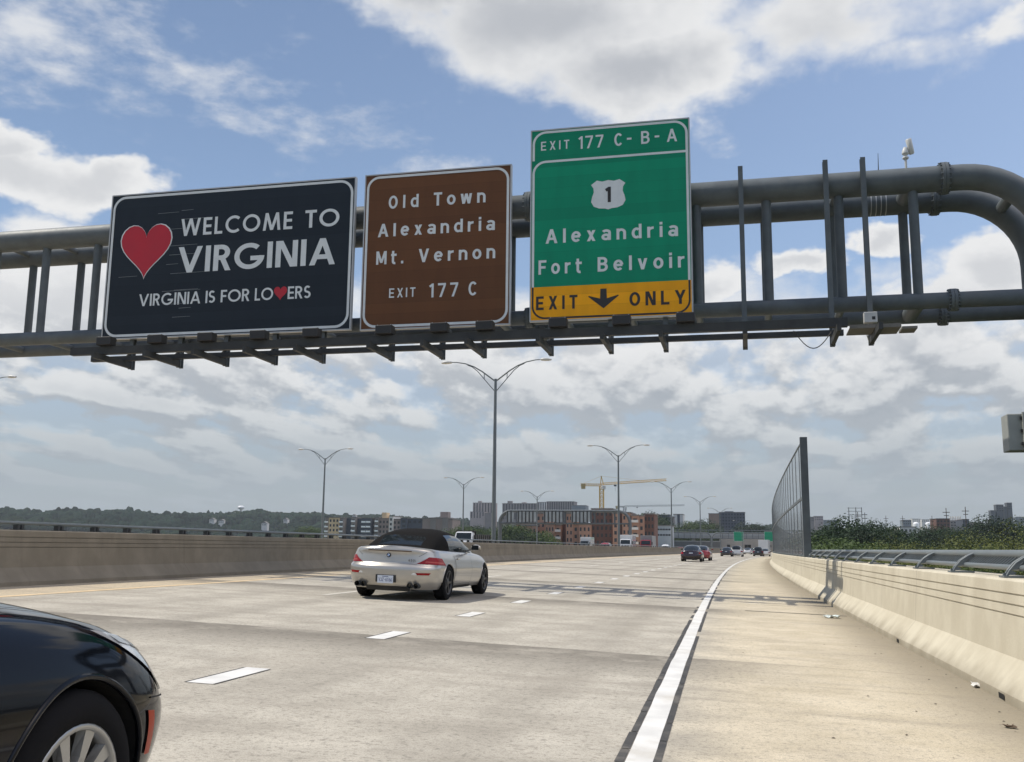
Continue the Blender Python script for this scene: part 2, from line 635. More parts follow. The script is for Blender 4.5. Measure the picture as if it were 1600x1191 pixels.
M = {}
M['road'] = make_road_mat()
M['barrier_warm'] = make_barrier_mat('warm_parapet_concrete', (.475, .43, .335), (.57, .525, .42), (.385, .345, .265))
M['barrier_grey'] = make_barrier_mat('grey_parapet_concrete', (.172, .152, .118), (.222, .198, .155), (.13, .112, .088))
M['steel'] = mat('painted_gantry_steel', (.105, .122, .132), .55, 0, .14, 2.0, bump=.06, bscale=30, dirt=((.15, .145, .135), .35), spec=.3)
M['steel_dark'] = mat('weathered_dark_steel', (.040, .043, .044), .6, 0, .2, 2, dirt=((.085, .075, .06), .4), spec=.3)
M['rail'] = mat('galvanised_rail', (.145, .165, .172), .45, .1, .12, 2, dirt=((.16, .15, .13), .35))
M['lamp_pole'] = mat('grey_lamp_pole', (.12, .14, .15), .45, .2, .12, 1)
M['lamp_head'] = mat('pale_lamp_housing', (.50, .50, .48), .45)
M['alu'] = mat('aluminium_edge', (.42, .43, .43), .4, .3, .08)
M['white_paint'] = mat('white_road_paint', (.60, .595, .57), .75, 0, .10, 3, bump=.2, bscale=60, dirt=((.46, .43, .37), .7))
M['black_paint'] = mat('black_contrast_paint', (.045, .043, .040), .75, 0, .25, 6, dirt=((.20, .18, .15), .5))
M['yellow_paint'] = mat('faded_yellow_paint', (.56, .43, .26), .75, 0, .12, 4, dirt=((.45, .38, .27), .6))
M['asphalt_seal'] = flat('joint_seal', (.06, .055, .05), .8)
M['navy'] = make_sign_mat('navy_sign_sheeting', (.014, .021, .030))
M['brown'] = make_sign_mat('brown_sign_sheeting', (.125, .052, .020))
M['green'] = make_sign_mat('green_sign_sheeting', (.000, .25, .135))
M['amber'] = make_sign_mat('amber_sign_sheeting', (.86, .38, .005))
M['sign_white'] = mat('reflective_white_sheeting', (.64, .68, .69), .45, 0, .05, 3, rvar=.06)
M['sign_black'] = flat('black_sheeting', (.022, .018, .016), .45)
M['sign_red'] = mat('red_sheeting', (.44, .012, .028), .5, 0, .06, 1.5)
M['glass'] = flat('dark_car_glass', (.012, .016, .018), .06)
M['tyre'] = mat('tyre_rubber', (.008, .008, .009), .85, 0, .2, 8, spec=.12)
M['wheel_dark'] = flat('dark_alloy', (.022, .022, .024), .4)
M['alloy'] = mat('silver_alloy', (.37, .37, .36), .34, .75, .06, 4)
M['black_plastic'] = flat('black_plastic', (.018, .018, .018), .5)
M['well'] = flat('wheel_well_black', (.006, .006, .006), .9)
M['chrome'] = flat('bright_trim', (.62, .62, .62), .18, .9)
M['red_lens'] = mat('red_lamp_lens', (.24, .004, .008), .22, 0, .1, 8, spec=.3)
M['orange_lens'] = mat('orange_lamp_lens', (.30, .030, .008), .35, 0, .1, 8, spec=.12)
M['clear_lens'] = mat('clear_lamp_lens', (.60, .62, .63), .12, .3, .2, 9, coat=.8)
M['cloth_black'] = mat('black_soft_top_cloth', (.009, .0085, .0085), .95, 0, .2, 12, bump=.1, bscale=200, spec=.1)
M['silver_paint'] = mat('champagne_silver_paint', (.44, .418, .378), .30, .62, .04, 1.5, coat=.7, rvar=.03)
M['navy_paint'] = mat('dark_navy_car_paint', (.0022, .0028, .005), .08, 0, .1, 1.5, rvar=.02, spec=.24)
M['plate'] = flat('white_plate', (.62, .66, .72), .5)
M['blue_ink'] = flat('blue_ink', (.03, .05, .18), .5)
M['ground'] = mat('scrubby_lowland_ground', (.070, .085, .040), .95, 0, .4, .02, spec=.1, dirt=((.12, .11, .07), .6))
M['bark'] = mat('tree_bark', (.085, .065, .048), .9, 0, .25, 6)
M['leaf_dark'] = make_leaf_mat('dark_green_leaves', (.010, .022, .011), (.030, .058, .022))
M['leaf_mid'] = make_leaf_mat('mid_green_leaves', (.028, .050, .016), (.080, .120, .034))
M['leaf_olive'] = make_leaf_mat('olive_yellow_leaves', (.058, .076, .022), (.160, .178, .052))
M['leaf_hill'] = mat('far_hill_leaves', (.014, .026, .017), .95, 0, .45, .012, spec=0., dirt=((.030, .045, .018), .5))


# ------------------------------------------------------------------ lettering: stroke glyphs, cap height 1
def arc(cx, cy, rx, ry, a0, a1, n=20):
    return [(cx + rx * math.cos(math.radians(a0 + (a1 - a0) * i / n)), cy + ry * math.sin(math.radians(a0 + (a1 - a0) * i / n))) for i in range(n + 1)]


def ribbon(pts, s_, closed=False):
    """flat strip of width s_ along points -> quads"""
    n = len(pts)
    L, R = [], []
    for i in range(n):
        if closed:
            a, b, c = pts[(i - 1) % n], pts[i], pts[(i + 1) % n]
        else:
            a, b, c = pts[max(i - 1, 0)], pts[i], pts[min(i + 1, n - 1)]
        d1 = Vector((b[0] - a[0], b[1] - a[1]))
        d2 = Vector((c[0] - b[0], c[1] - b[1]))
        if d1.length < 1e-9:
            d1 = d2
        if d2.length < 1e-9:
            d2 = d1
        d1.normalize()
        d2.normalize()
        n1 = Vector((-d1.y, d1.x))
        n2 = Vector((-d2.y, d2.x))
        m_ = (n1 + n2)
        m_ = m_.normalized() if m_.length > 1e-6 else n1
        k = (s_ / 2) / max(.35, m_.dot(n1))
        L.append((b[0] + m_.x * k, b[1] + m_.y * k))
        R.append((b[0] - m_.x * k, b[1] - m_.y * k))
    q = []
    for i in range(n if closed else n - 1):
        j = (i + 1) % n
        q.append([R[i], R[j], L[j], L[i]])
    return q


def glyph(ch, s_, st='hwy'):
    """-> (list of strokes, each a list of polygons; width)"""
    h = s_ / 2
    V = lambda x, y0=0., y1=1.: [[(x - h, y0), (x + h, y0), (x + h, y1), (x - h, y1)]]
    H = lambda x0, x1, y: [[(x0, y - h), (x1, y - h), (x1, y + h), (x0, y + h)]]

    def D(x0, y0, x1, y1, k=1.):
        wx = s_ * math.hypot(x1 - x0, y1 - y0) / abs(y1 - y0) / 2 * k
        return [[(x0 - wx, y0), (x0 + wx, y0), (x1 + wx, y1), (x1 - wx, y1)] if y1 > y0 else [(x1 - wx, y1), (x1 + wx, y1), (x0 + wx, y0), (x0 - wx, y0)]]
    P = lambda pts, closed=False: ribbon(pts, s_, closed)
    fu = st == 'fut'
    X = .76           # lower-case height
    if ch == ' ':
        return [], .30 if not fu else .34
    if ch == 'E':
        w_ = .56 if not fu else .50
        return [V(h), H(s_, w_, h), H(s_, w_ * (.9 if not fu else .94), .5), H(s_, w_, 1 - h)], w_
    if ch == 'F':
        w_ = .54 if not fu else .48
        return [V(h), H(s_, w_ * .9, .5), H(s_, w_, 1 - h)], w_
    if ch == 'L':
        w_ = .54 if not fu else .46
        return [V(h), H(s_, w_, h)], w_
    if ch == 'X':
        w_ = .66
        k = h * 1.35
        return [D(k, 0, w_ - k, 1), D(k, 1, w_ - k, 0)], w_
    if ch == 'I':
        return [V(h)], s_
    if ch == 'T':
        w_ = .58
        return [H(0, w_, 1 - h), V(w_ / 2, 0, 1 - s_)], w_
    if ch == 'C':
        if fu:
            return [P(arc(.5, .5, .5 - h, .5 - h, 48, 312, 30))], .84
        w_ = .64
        return [P(arc(w_ / 2, .5, w_ / 2 - h, .5 - h, 42, 318, 30))], w_
    if ch == 'O':
        w_ = 1.0 if fu else .70
        return [P(arc(w_ / 2, .5, w_ / 2 - h, .5 - h, 0, 360, 40)[:-1], True)], w_
    if ch == 'G':
        return [P(arc(.5, .5, .5 - h, .5 - h, 48, 360, 34) ), H(.54, 1 - s_, .5 - h + .0)], .99
    if ch == 'B':
        w_ = .62
        r1, r2 = .5 - h - .0, .5
        yt, ym, yb = 1 - h, .52, h
        ra, rb = (yt - ym) / 2, (ym - yb) / 2
        up = [(s_, yt)] + [(w_ - h - ra - .03 + .0, yt)] + arc(w_ - h - ra - .03, (yt + ym) / 2, ra, ra, 90, -90, 12) + [(s_, ym)]
        dn = [(s_, ym)] + [(w_ - h - rb, ym)] + arc(w_ - h - rb, (ym + yb) / 2, rb, rb, 90, -90, 12) + [(s_, yb)]
        return [V(h), P(up), P(dn)], w_
    if ch == 'R':
        w_ = .58
        yt, ym = 1 - h, .50
        ra = (yt - ym) / 2
        up = [(s_, yt), (w_ - h - ra - .03, yt)] + arc(w_ - h - ra - .03, (yt + ym) / 2, ra, ra, 90, -90, 12) + [(s_, ym)]
        return [V(h), P(up), D(.22 + h, ym - h * .4, w_ - h * .9, 0)], w_ + .02
    if ch == 'S':
        w_ = .54
        r = .5 - h
        ry = (1 - s_) / 4
        rx = w_ / 2 - h
        pts = arc(w_ / 2, 1 - h - ry, rx * .92, ry, 35, 90, 6)[:-1] + arc(w_ / 2, 1 - h - ry, rx * .92, ry, 90, 232, 14)
        pts += arc(w_ / 2, h + ry, rx, ry, 62, -90, 16) + arc(w_ / 2, h + ry, rx, ry, -90, -150, 7)[1:]
        return [P(pts)], w_
    if ch == 'A':
        w_ = .84 if fu else .76
        k = h * 1.12
        yb = .22 if fu else .24
        return [D(k, 0, w_ / 2, 1), D(w_ - k, 0, w_ / 2, 1), H(w_ * .24, w_ * .76, yb + h)], w_
    if ch == 'V':
        w_ = .84 if fu else .72
        k = h * 1.12
        return [D(w_ / 2, 0, k, 1), D(w_ / 2, 0, w_ - k, 1)], w_
    if ch == 'W':
        w_ = 1.16
        k = h * 1.05
        a, b = .30, .86
        return [D(a, 0, k, 1), D(a, 0, .58, 1), D(b, 0, .58, 1), D(b, 0, w_ - k, 1)], w_
    if ch == 'M':
        if fu:
            w_ = 1.0
            return [D(.08, 0, .20, 1), D(.5, 0.02, .20, 1), D(.5, 0.02, .80, 1), D(.92, 0, .80, 1)], w_
        w_ = .80
        return [V(h), V(w_ - h), D(w_ / 2, .12, h * 1.3, 1), D(w_ / 2, .12, w_ - h * 1.3, 1)], w_
    if ch == 'N':
        w_ = .72 if fu else .66
        return [V(h), V(w_ - h), D(h * 1.6, 1, w_ - h * 1.6, 0)], w_
    if ch == 'Y':
        w_ = .72
        return [V(w_ / 2, 0, .46), D(w_ / 2, .40, h * 1.2, 1), D(w_ / 2, .40, w_ - h * 1.2, 1)], w_
    if ch == '1':
        return [V(.24, 0, 1), P([(.24, 1 - h * .9), (.02, .78)])], .24 + h
    if ch == '7':
        w_ = .58
        return [H(0, w_, 1 - h), D(.20, 0, w_ - h * 1.1, 1 - s_)], w_
    if ch == '-':
        return [H(.0, .34, .5)], .34
    if ch == '.':
        return [V(h * 1.15, 0, s_ * 1.15)], s_ * 1.2
    if ch == 'l':
        return [V(h)], s_
    if ch == 'i':
        return [V(h, 0, X), V(h, X + .10, X + .10 + s_ * 1.05)], s_
    if ch == 'o':
        w_ = .60
        return [P(arc(w_ / 2, X / 2, w_ / 2 - h, X / 2 - h, 0, 360, 30)[:-1], True)], w_
    if ch == 'd':
        w_ = .60
        return [V(w_ - h), P(arc(w_ / 2 - .01, X / 2, w_ / 2 - h - .01, X / 2 - h, 50, 310, 24))], w_
    if ch == 'a':
        w_ = .58
        bowl = arc(w_ / 2 - .02, .235, w_ / 2 - h - .02, .235 - h, 0, 360, 24)[:-1]
        top = [(w_ - h, .10), (w_ - h, X - .22)] + arc(w_ / 2, X - .22, w_ / 2 - h, .22 - h, 0, 155, 12)[1:]
        return [V(w_ - h, 0, .2), P(top), P(bowl, True)], w_
    if ch == 'e':
        w_ = .60
        a = arc(w_ / 2, X / 2, w_ / 2 - h, X / 2 - h, 5, 318, 28)
        return [P(a), H(s_ * .8, w_ - h * .7, X / 2 + .01)], w_
    if ch == 'n':
        w_ = .58
        r = w_ / 2 - h
        return [V(h, 0, X), P([(w_ - h, 0), (w_ - h, X - h - r)] + arc(w_ / 2, X - h - r, r, r, 0, 165, 14)[1:])], w_
    if ch == 'r':
        w_ = .40
        return [V(h, 0, X), P(arc(.36, X - h - .22, .36 - h, .22, 165, 84, 8))], w_
    if ch == 't':
        w_ = .42
        return [P([(.15, .98), (.15, .20)] + arc(.15 + .15, .15 + h * .3, .15, .15 - h * .3, 180, 285, 8)[1:]), H(0, w_, X - h)], w_
    if ch == 'x':
        w_ = .58
        k = h * 1.4
        return [D(k, 0, w_ - k, X), D(k, X, w_ - k, 0)], w_
    if ch == 'v':
        w_ = .60
        k = h * 1.2
        return [D(w_ / 2, 0, k, X), D(w_ / 2, 0, w_ - k, X)], w_
    if ch == 'w':
        w_ = .80
        k = h * 1.1
        return [D(.22, 0, k, X), D(.22, 0, .40, X), D(.58, 0, .40, X), D(.58, 0, w_ - k, X)], w_
    return [V(h)], s_


def text_width(txt, s_, gap, st):
    return sum(glyph(c, s_, st)[1] for c in txt) + gap * (len(txt) - 1)


def lettering(mb, txt, x0, x1, z0, cap, y, s_=.16, st='hwy', gap=.22, mi=0, rise=0.):
    """write txt so that it fills x0..x1 on baseline z0, facing -Y at plane y"""
    w0 = text_width(txt, s_, 0, st)
    n = len(txt) - 1
    want = (x1 - x0) / cap
    sx = 1.
    if n > 0:
        gap = (want - w0) / n
        if st == 'fut':
            gap = {'WELCOME': .17, 'TO': .14, 'VIRGINIA': .105}.get(txt, .09)
            sx = want / (w0 + gap * n)
        elif gap < .04:
            gap = .08
            sx = want / (w0 + gap * n)
        elif gap > .42:
            gap2 = .34
            sx = want / (w0 + gap2 * n)
            gap = gap2
    x = 0.
    k = 0
    for c in txt:
        strokes, w_ = glyph(c, s_, st)
        for q in strokes:
            k += 1
            yy = y - .0006 * (k % 5)
            for p in q:
                mb.poly([(x0 + (x + a) * cap * sx, yy, z0 + b * cap) for a, b in p], mi)
        x += w_ + gap
    return mb


def word(sg_, m_, *a, **k):
    mb_ = MB()
    lettering(mb_, *a, **k)
    return mb_.build('lettering', m_, sg_, True)


def heart_pts(w_, h_, n=40):
    o = []
    for i in range(n):
        t = 2 * PI * i / n
        x = 16 * math.sin(t) ** 3
        y = 13 * math.cos(t) - 5 * math.cos(2 * t) - 2 * math.cos(3 * t) - math.cos(4 * t)
        o.append((x / 32 * w_ * (1 if y > -8 else .98), (y + 17) / 28.9 * h_))
    return o


def fan(mb, pts, y, mi=0, c=None):
    if c is None:
        c = (sum(p[0] for p in pts) / len(pts), sum(p[1] for p in pts) / len(pts))
    n = len(pts)
    vs = [(c[0], y, c[1])] + [(p[0], y, p[1]) for p in pts]
    return mb.add(vs, [(0, 1 + (i + 1) % n, 1 + i) for i in range(n)], mi)


def round_rect(x0, x1, z0, z1, r, corners='1111', n=8):
    """bl br tr tl"""
    o = []
    for (cx, cz, a0, on) in ((x0 + r, z0 + r, 180, corners[0]), (x1 - r, z0 + r, 270, corners[1]), (x1 - r, z1 - r, 0, corners[2]), (x0 + r, z1 - r, 90, corners[3])):
        if on == '1':
            o += arc(cx, cz, r, r, a0, a0 + 90, n)
        else:
            o.append((x0 if a0 in (180, 90) else x1, z0 if a0 in (180, 270) else z1))
    return o


def band(mb, pts, wid, y, mi=0):
    for q in ribbon(pts, wid, True):
        mb.poly([(a, y, b) for a, b in q], mi)
    return mb


# ------------------------------------------------------------------ sign gantry
Z_U, Z_L = 9.52, 6.29           # chord heights above the eye
R_U, R_L = .335, .205
GF, GB = 26.35, 28.05


def gantry(label, x0, x1, Y0, bend_r, zf_left, zf_right, near=True, pitch=1.845, ph=4.5):
    """pipe truss on bent pipe columns, from x0 to x1 (column centres); Y0 = front chord"""
    yb = Y0 + (GB - GF)
    zu, zl = EYE + Z_U, EYE + Z_L
    g = thing('sign_gantry', label, 'sign gantry', ((x0 + x1) / 2, (Y0 + yb) / 2, min(zf_left, zf_right)))
    S = M['steel']
    for y in (Y0, yb):
        mb = MB()
        pts = [(x0, y, zf_left)]
        for i in range(13):
            a = PI + (PI / 2) * -i / 12
            pts.append((x0 + bend_r + bend_r * math.cos(a), y, zu - bend_r + bend_r * math.sin(a)))
        for i in range(13):
            a = PI / 2 - (PI / 2) * i / 12
            pts.append((x1 - bend_r + bend_r * math.cos(a), y, zu - bend_r + bend_r * math.sin(a)))
        pts.append((x1, y, zf_right))
        mb.path(pts, R_U, 24 if near else 10)
        mb.build('upper_chord', S, g, True)
        MB().path([(x0 + R_U, y, zl), (x1 - R_U, y, zl)], R_L, 20 if near else 8).build('lower_chord', S, g, True)
    xs = []
    x = ph
    while x > x0 + bend_r * .9:
        if x < x1 - bend_r * .9:
            xs.append(x)
        x -= pitch
    for x in xs:
        for y in (Y0, yb):
            MB().path([(x, y, zl + R_L * .8), (x, y, zu - R_U * .8)], .125, 14 if near else 6).build('vertical_strut', S, g, True)
        for z, r in ((zu, .10), (zl, .10)):
            rr = r * (2 if (near and x > 4) else 1)
            MB().path([(x, Y0 + .1, z), (x, yb - .1, z)], rr, 14 if near else 6).build('cross_strut', S, g, True)
    if near:
        a = math.radians(38)
        for (cx, sgn) in ((x1 - bend_r, 1), (x0 + bend_r, -1)):
            px, pz = cx + sgn * bend_r * math.sin(a), zu - bend_r + bend_r * math.cos(a)
            MB().path([(px, Y0 + .2, pz), (px, yb - .2, pz)], .15, 14).build('cross_strut', S, g, True)
            MB().path([(x1 if sgn > 0 else x0, Y0 + .2, zu - 3.1), (x1 if sgn > 0 else x0, yb - .2, zu - 3.1)], .15, 14).build('cross_strut', S, g, True)
        for fx in (5.27, -6.05 + .38, -17.2):
            for y, z, R in ((Y0, zu, R_U), (yb, zu, R_U), (Y0, zl, R_L), (yb, zl, R_L)):
                xo = fx + (.06 if y == yb else 0) + (.04 if R == R_L else 0)
                mb = MB()
                for k in (-1, 1):
                    mb.path([(xo + k * .040 - .036, y, z), (xo + k * .040 + .036, y, z)], R + .085, 28)
                for i in range(18):
                    t = 2 * PI * i / 18
                    yy, zz = y + (R + .055) * math.cos(t), z + (R + .055) * math.sin(t)
                    mb.path([(xo - .125, yy, zz), (xo + .125, yy, zz)], .022, 6)
                mb.build('flange', S, g, True)
    return g


GX0, GX1 = -27.6, 7.72
gan = gantry('grey pipe sign gantry spanning the near roadway with the three signs on it', GX0, GX1, GF, 2.0, -9.5, -9.5)
# hangers behind the signs, with lamp brackets reaching forward below them
ZB = EYE + 5.13
SIGN_Y = 25.7
hx = [-17.7, -16.09, -14.59, -13.05, -11.57, -9.49, -8.01, -6.82, -4.95, -3.32, -1.87, .16, 2.32, 3.25]
tops = [10.0] * 5 + [10.1] * 3 + [11.4] * 3 + [10.06] * 3
for x, t in zip(hx, tops):
    mb = MB()
    for dy in (.12, .275):
        mb.box(x - .062, x + .062, SIGN_Y + dy, SIGN_Y + dy + .016, ZB - .02, EYE + t)
    mb.box(x - .008, x + .008, SIGN_Y + .137, SIGN_Y + .274, ZB - .02, EYE + t)
    mb.build('hanger', M['steel'], gan, True)
    mb = MB()
    reach = 1.75 if x > -12 or x < -10 else 1.75
    yb_, yf_ = SIGN_Y + .12, SIGN_Y + .12 - reach
    mb.box(x - .05, x + .05, yf_, yb_ - .002, ZB, ZB + .165)
    mb.add([(x - .012, yb_ - .42, ZB + .165), (x - .012, yb_ - .005, ZB + .165), (x - .012, yb_ - .005, ZB + .52), (x + .012, yb_ - .42, ZB + .165), (x + .012, yb_ - .005, ZB + .165), (x + .012, yb_ - .005, ZB + .52),
            (x - .012, yb_ - .23, ZB + .20), (x - .012, yb_ - .06, ZB + .20), (x - .012, yb_ - .06, ZB + .36), (x + .012, yb_ - .23, ZB + .20), (x + .012, yb_ - .06, ZB + .20), (x + .012, yb_ - .06, ZB + .36)],
           [(0, 1, 7, 6), (1, 2, 8, 7), (2, 0, 6, 8), (3, 9, 10, 4), (4, 10, 11, 5), (5, 11, 9, 3), (0, 2, 5, 3), (6, 7, 10, 9), (7, 8, 11, 10), (8, 6, 9, 11)])
    mb.build('lamp_bracket', M['steel_dark'], gan, True)
# two lamp rails lying along the brackets
RZ = ZB + .165
mb = MB()
mb.box(-18.7, 2.55, 24.42, 24.45, RZ + .002, RZ + .22).box(-18.7, 2.55, 24.452, 24.58, RZ + .002, RZ + .03).box(-18.7, 2.55, 24.452, 24.58, RZ + .19, RZ + .218)
mb.build('lamp_rail', M['steel_dark'], gan, True)
mb = MB()
mb.box(-18.75, 2.55, 25.42, 25.45, RZ + .002, RZ + .14).box(-18.75, 2.55, 25.452, 25.56, RZ + .002, RZ + .025)
mb.build('lamp_rail', M['steel_dark'], gan, True)
mb = MB()
mb.box(2.62, 3.80, 24.75, 25.55, ZB + .17, ZB + .20)
mb.box(2.62, 3.80, 24.72, 24.749, ZB + .17, ZB + .26)
mb.box(3.85, 4.2, 24.95, 25.5, ZB + .17, ZB + .23)
mb.build('walkway_plate', mat('dusty_steel_plate', (.15, .14, .12), .6, 0, .15, 3), gan, True)
MB().path([(1.3 + .9 * i / 12, 24.5 + .3 * i / 12, ZB + .12 - .42 * math.sin(PI * i / 12)) for i in range(13)], .012, 6).build('cable', M['black_plastic'], gan, True)
mb = MB()
for k in range(4):
    mb.lathe([(R_U + .004, -.012), (R_U + .008, 0), (R_U + .004, .012)], (3.66 + .13 * k, GB, EYE + Z_U), 'x', 24)
mb.build('clamp_band', M['alu'], gan, True)


# ------------------------------------------------------------------ signs
def sign_base(name, label, cat, x0, x1, z0, z1, mat_):
    s_ = thing(name, label, cat, ((x0 + x1) / 2, SIGN_Y, EYE + z0))
    y = SIGN_Y
    MB().box(x0, x1, y, y + .10, EYE + z0, EYE + z1).build('panel', mat_, s_, True)
    mb = MB()
    e = .035
    mb.box(x0 - e, x0 - .001, y - .012, y + .115, EYE + z0 - e, EYE + z1 + e).box(x1 + .001, x1 + e, y - .012, y + .115, EYE + z0 - e, EYE + z1 + e)
    mb.box(x0, x1, y - .012, y + .115, EYE + z1 + .001, EYE + z1 + e).box(x0, x1, y - .012, y + .115, EYE + z0 - e, EYE + z0 - .001)
    mb.build('edge_frame', M['alu'], s_, True)
    return s_


K = 25.7 / 27
# the dark welcome sign
x0, x1, z0, z1 = -19.56 * K, -11.25 * K, 6.35 * K, 11.04 * K
W_, H_ = x1 - x0, z1 - z0
zz0 = EYE + z0
YS = SIGN_Y
sg = sign_base('welcome_sign', 'wide dark navy welcome sign with a red heart and white lettering', 'road sign', x0, x1, z0, z1, M['navy'])
mb = MB()
band(mb, round_rect(x0 + .07, x1 - .07, zz0 + .07, zz0 + H_ - .07, .38), .075, YS - .004)
mb.build('border', M['sign_white'], sg, True)


def sx_(f):
    return x0 + W_ * f


def sz_(f):
    return zz0 + H_ * f


hp = heart_pts(W_ * .213, H_ * .372)
hc = (sx_(.158), sz_(.405))
mb = MB()
fan(mb, [(hc[0] + a * 1.045, hc[1] - .04 + b * 1.04) for a, b in hp], YS - .004, c=(hc[0], hc[1] + H_ * .2))
mb.build('heart_outline', M['sign_white'], sg, True)
mb = MB()
fan(mb, [(hc[0] + a, hc[1] + b) for a, b in hp], YS - .008, c=(hc[0], hc[1] + H_ * .2))
mb.build('heart', M['sign_red'], sg, True)
word(sg, M['sign_white'], 'WELCOME', sx_(.302), sx_(.760), sz_(.683), H_ * .120, YS - .004, .158, 'fut')
word(sg, M['sign_white'], 'TO', sx_(.810), sx_(.945), sz_(.683), H_ * .120, YS - .004, .158, 'fut')
word(sg, M['sign_white'], 'VIRGINIA', sx_(.298), sx_(.935), sz_(.428), H_ * .178, YS - .004, .172, 'fut')
c_, zl_ = H_ * .083, sz_(.212)
word(sg, M['sign_white'], 'VIRGINIA', sx_(.145), sx_(.403), zl_, c_, YS - .004, .152, 'fut')
word(sg, M['sign_white'], 'IS', sx_(.424), sx_(.463), zl_, c_, YS - .004, .152, 'fut')
word(sg, M['sign_white'], 'FOR', sx_(.486), sx_(.603), zl_, c_, YS - .004, .152, 'fut')
word(sg, M['sign_white'], 'LO', sx_(.624), sx_(.697), zl_, c_, YS - .004, .152, 'fut')
word(sg, M['sign_white'], 'ERS', sx_(.755), sx_(.845), zl_, c_, YS - .004, .152, 'fut')
mb = MB()
hp2 = heart_pts(W_ * .052, H_ * .092)
fan(mb, [(sx_(.726) + a, zl_ - .03 + b) for a, b in hp2], YS - .008, c=(sx_(.726), zl_ + .2))
mb.build('heart', M['sign_red'], sg, True)
mb = MB()
for (fx, fz, L) in ((.20, .852, .09), (.30, .862, .05), (.305, .80, .11), (.20, .735, .14), (.255, .618, .12), (.26, .555, .13), (.25, .49, .05), (.27, .425, .15), (.24, .305, .16), (.29, .31, .10), (.27, .215, .06), (.315, .185, .05),
                    (.29, .125, .075), (.05, .42, .08), (.12, .76, .006)):
    zc = sz_(fz)
    mb.poly([(sx_(fx), YS - .0045, zc), (sx_(fx + L), YS - .0045, zc + .012), (sx_(fx + L), YS - .0045, zc + .020), (sx_(fx), YS - .0045, zc + .012)])
mb.build('scratch_marks', mat('scratched_sheeting', (.20, .22, .23), .5), sg, True)

# the brown sign
x0, x1, z0, z1 = -10.88 * K, -6.39 * K, 6.31 * K, 11.06 * K
W_, H_ = x1 - x0, z1 - z0
zz0 = EYE + z0
sg = sign_base('recreation_sign', 'square brown sign with white lettering, middle of the three on the gantry', 'road sign', x0, x1, z0, z1, M['brown'])
mb = MB()
band(mb, round_rect(x0 + .065, x1 - .065, zz0 + .065, zz0 + H_ - .065, .34), .07, YS - .004)
mb.build('border', M['sign_white'], sg, True)
cp = H_ * .086
word(sg, M['sign_white'], 'Old', sx_(.165), sx_(.375), sz_(.772), cp, YS - .004, .172)
word(sg, M['sign_white'], 'Town', sx_(.480), sx_(.835), sz_(.772), cp, YS - .004, .172)
word(sg, M['sign_white'], 'Alexandria', sx_(.095), sx_(.900), sz_(.590), cp, YS - .004, .172)
word(sg, M['sign_white'], 'Mt.', sx_(.090), sx_(.282), sz_(.411), cp, YS - .004, .172)
word(sg, M['sign_white'], 'Vernon', sx_(.385), sx_(.905), sz_(.411), cp, YS - .004, .172)
word(sg, M['sign_white'], 'EXIT', sx_(.188), sx_(.370), sz_(.193), H_ * .060, YS - .004, .15)
word(sg, M['sign_white'], '177', sx_(.465), sx_(.660), sz_(.183), H_ * .088, YS - .004, .155)
word(sg, M['sign_white'], 'C', sx_(.730), sx_(.805), sz_(.183), H_ * .088, YS - .004, .155)

# the green exit sign with its tab and amber bar
x0, x1, z0, z1 = -5.75 * K, -1.23 * K, 6.36 * K, 12.04 * K
W_, H_ = x1 - x0, z1 - z0
zz0 = EYE + z0
sg = sign_base('exit_sign', 'tall green exit sign with a white route shield and an amber bottom bar', 'road sign', x0, x1, z0, z1, M['green'])
za, zt = sz_(.170), sz_(.835)
mb = MB()
mb.box(x0, x1, YS - .008, YS - .001, zz0, za)
mb.build('exit_only_bar', M['amber'], sg, True)
mb = MB()
# body border: open at the amber bar, rounded where it meets the tab
pts = [(x0 + .05, za)] + [(x0 + .05, zt - .36)] + arc(x0 + .05 + .34, zt - .36, .34, .34, 180, 90, 8) + [(x1 - .05, zt - .02)]
for q in ribbon(pts, .065):
    mb.poly([(a, YS - .004, b) for a, b in q])
pts = [(x0 + .05, zt + .02)] + [(x0 + .05, zz0 + H_ - .39)] + arc(x0 + .39, zz0 + H_ - .39, .34, .34, 180, 90, 8) + arc(x1 - .39, zz0 + H_ - .39, .34, .34, 90, 0, 8) + [(x1 - .05, za)]
for q in ribbon(pts, .065):
    mb.poly([(a, YS - .0046, b) for a, b in q])
mb.build('border', M['sign_white'], sg, True)
mb = MB()
pts = [(x0 + .05, za)] + [(x0 + .05, zz0 + .39)] + arc(x0 + .39, zz0 + .39, .34, .34, 180, 270, 8) + arc(x1 - .39, zz0 + .39, .34, .34, 270, 360, 8) + [(x1 - .05, za)]
for q in ribbon(pts, .05):
    mb.poly([(a, YS - .011, b) for a, b in q])
mb.build('border', M['sign_black'], sg, True)
word(sg, M['sign_white'], 'EXIT', sx_(.060), sx_(.245), sz_(.893), H_ * .048, YS - .004, .145)
word(sg, M['sign_white'], '177', sx_(.305), sx_(.465), sz_(.886), H_ * .068, YS - .004, .145)
word(sg, M['sign_white'], 'C', sx_(.535), sx_(.595), sz_(.886), H_ * .068, YS - .004, .155)
word(sg, M['sign_white'], '-', sx_(.615), sx_(.650), sz_(.886), H_ * .068, YS - .004, .15)
word(sg, M['sign_white'], 'B', sx_(.705), sx_(.770), sz_(.886), H_ * .068, YS - .004, .155)
word(sg, M['sign_white'], '-', sx_(.790), sx_(.825), sz_(.886), H_ * .068, YS - .004, .15)
word(sg, M['sign_white'], 'A', sx_(.865), sx_(.945), sz_(.886), H_ * .068, YS - .004, .155)
cp = H_ * .0745
word(sg, M['sign_white'], 'Alexandria', sx_(.092), sx_(.925), sz_(.395), cp, YS - .004, .172)
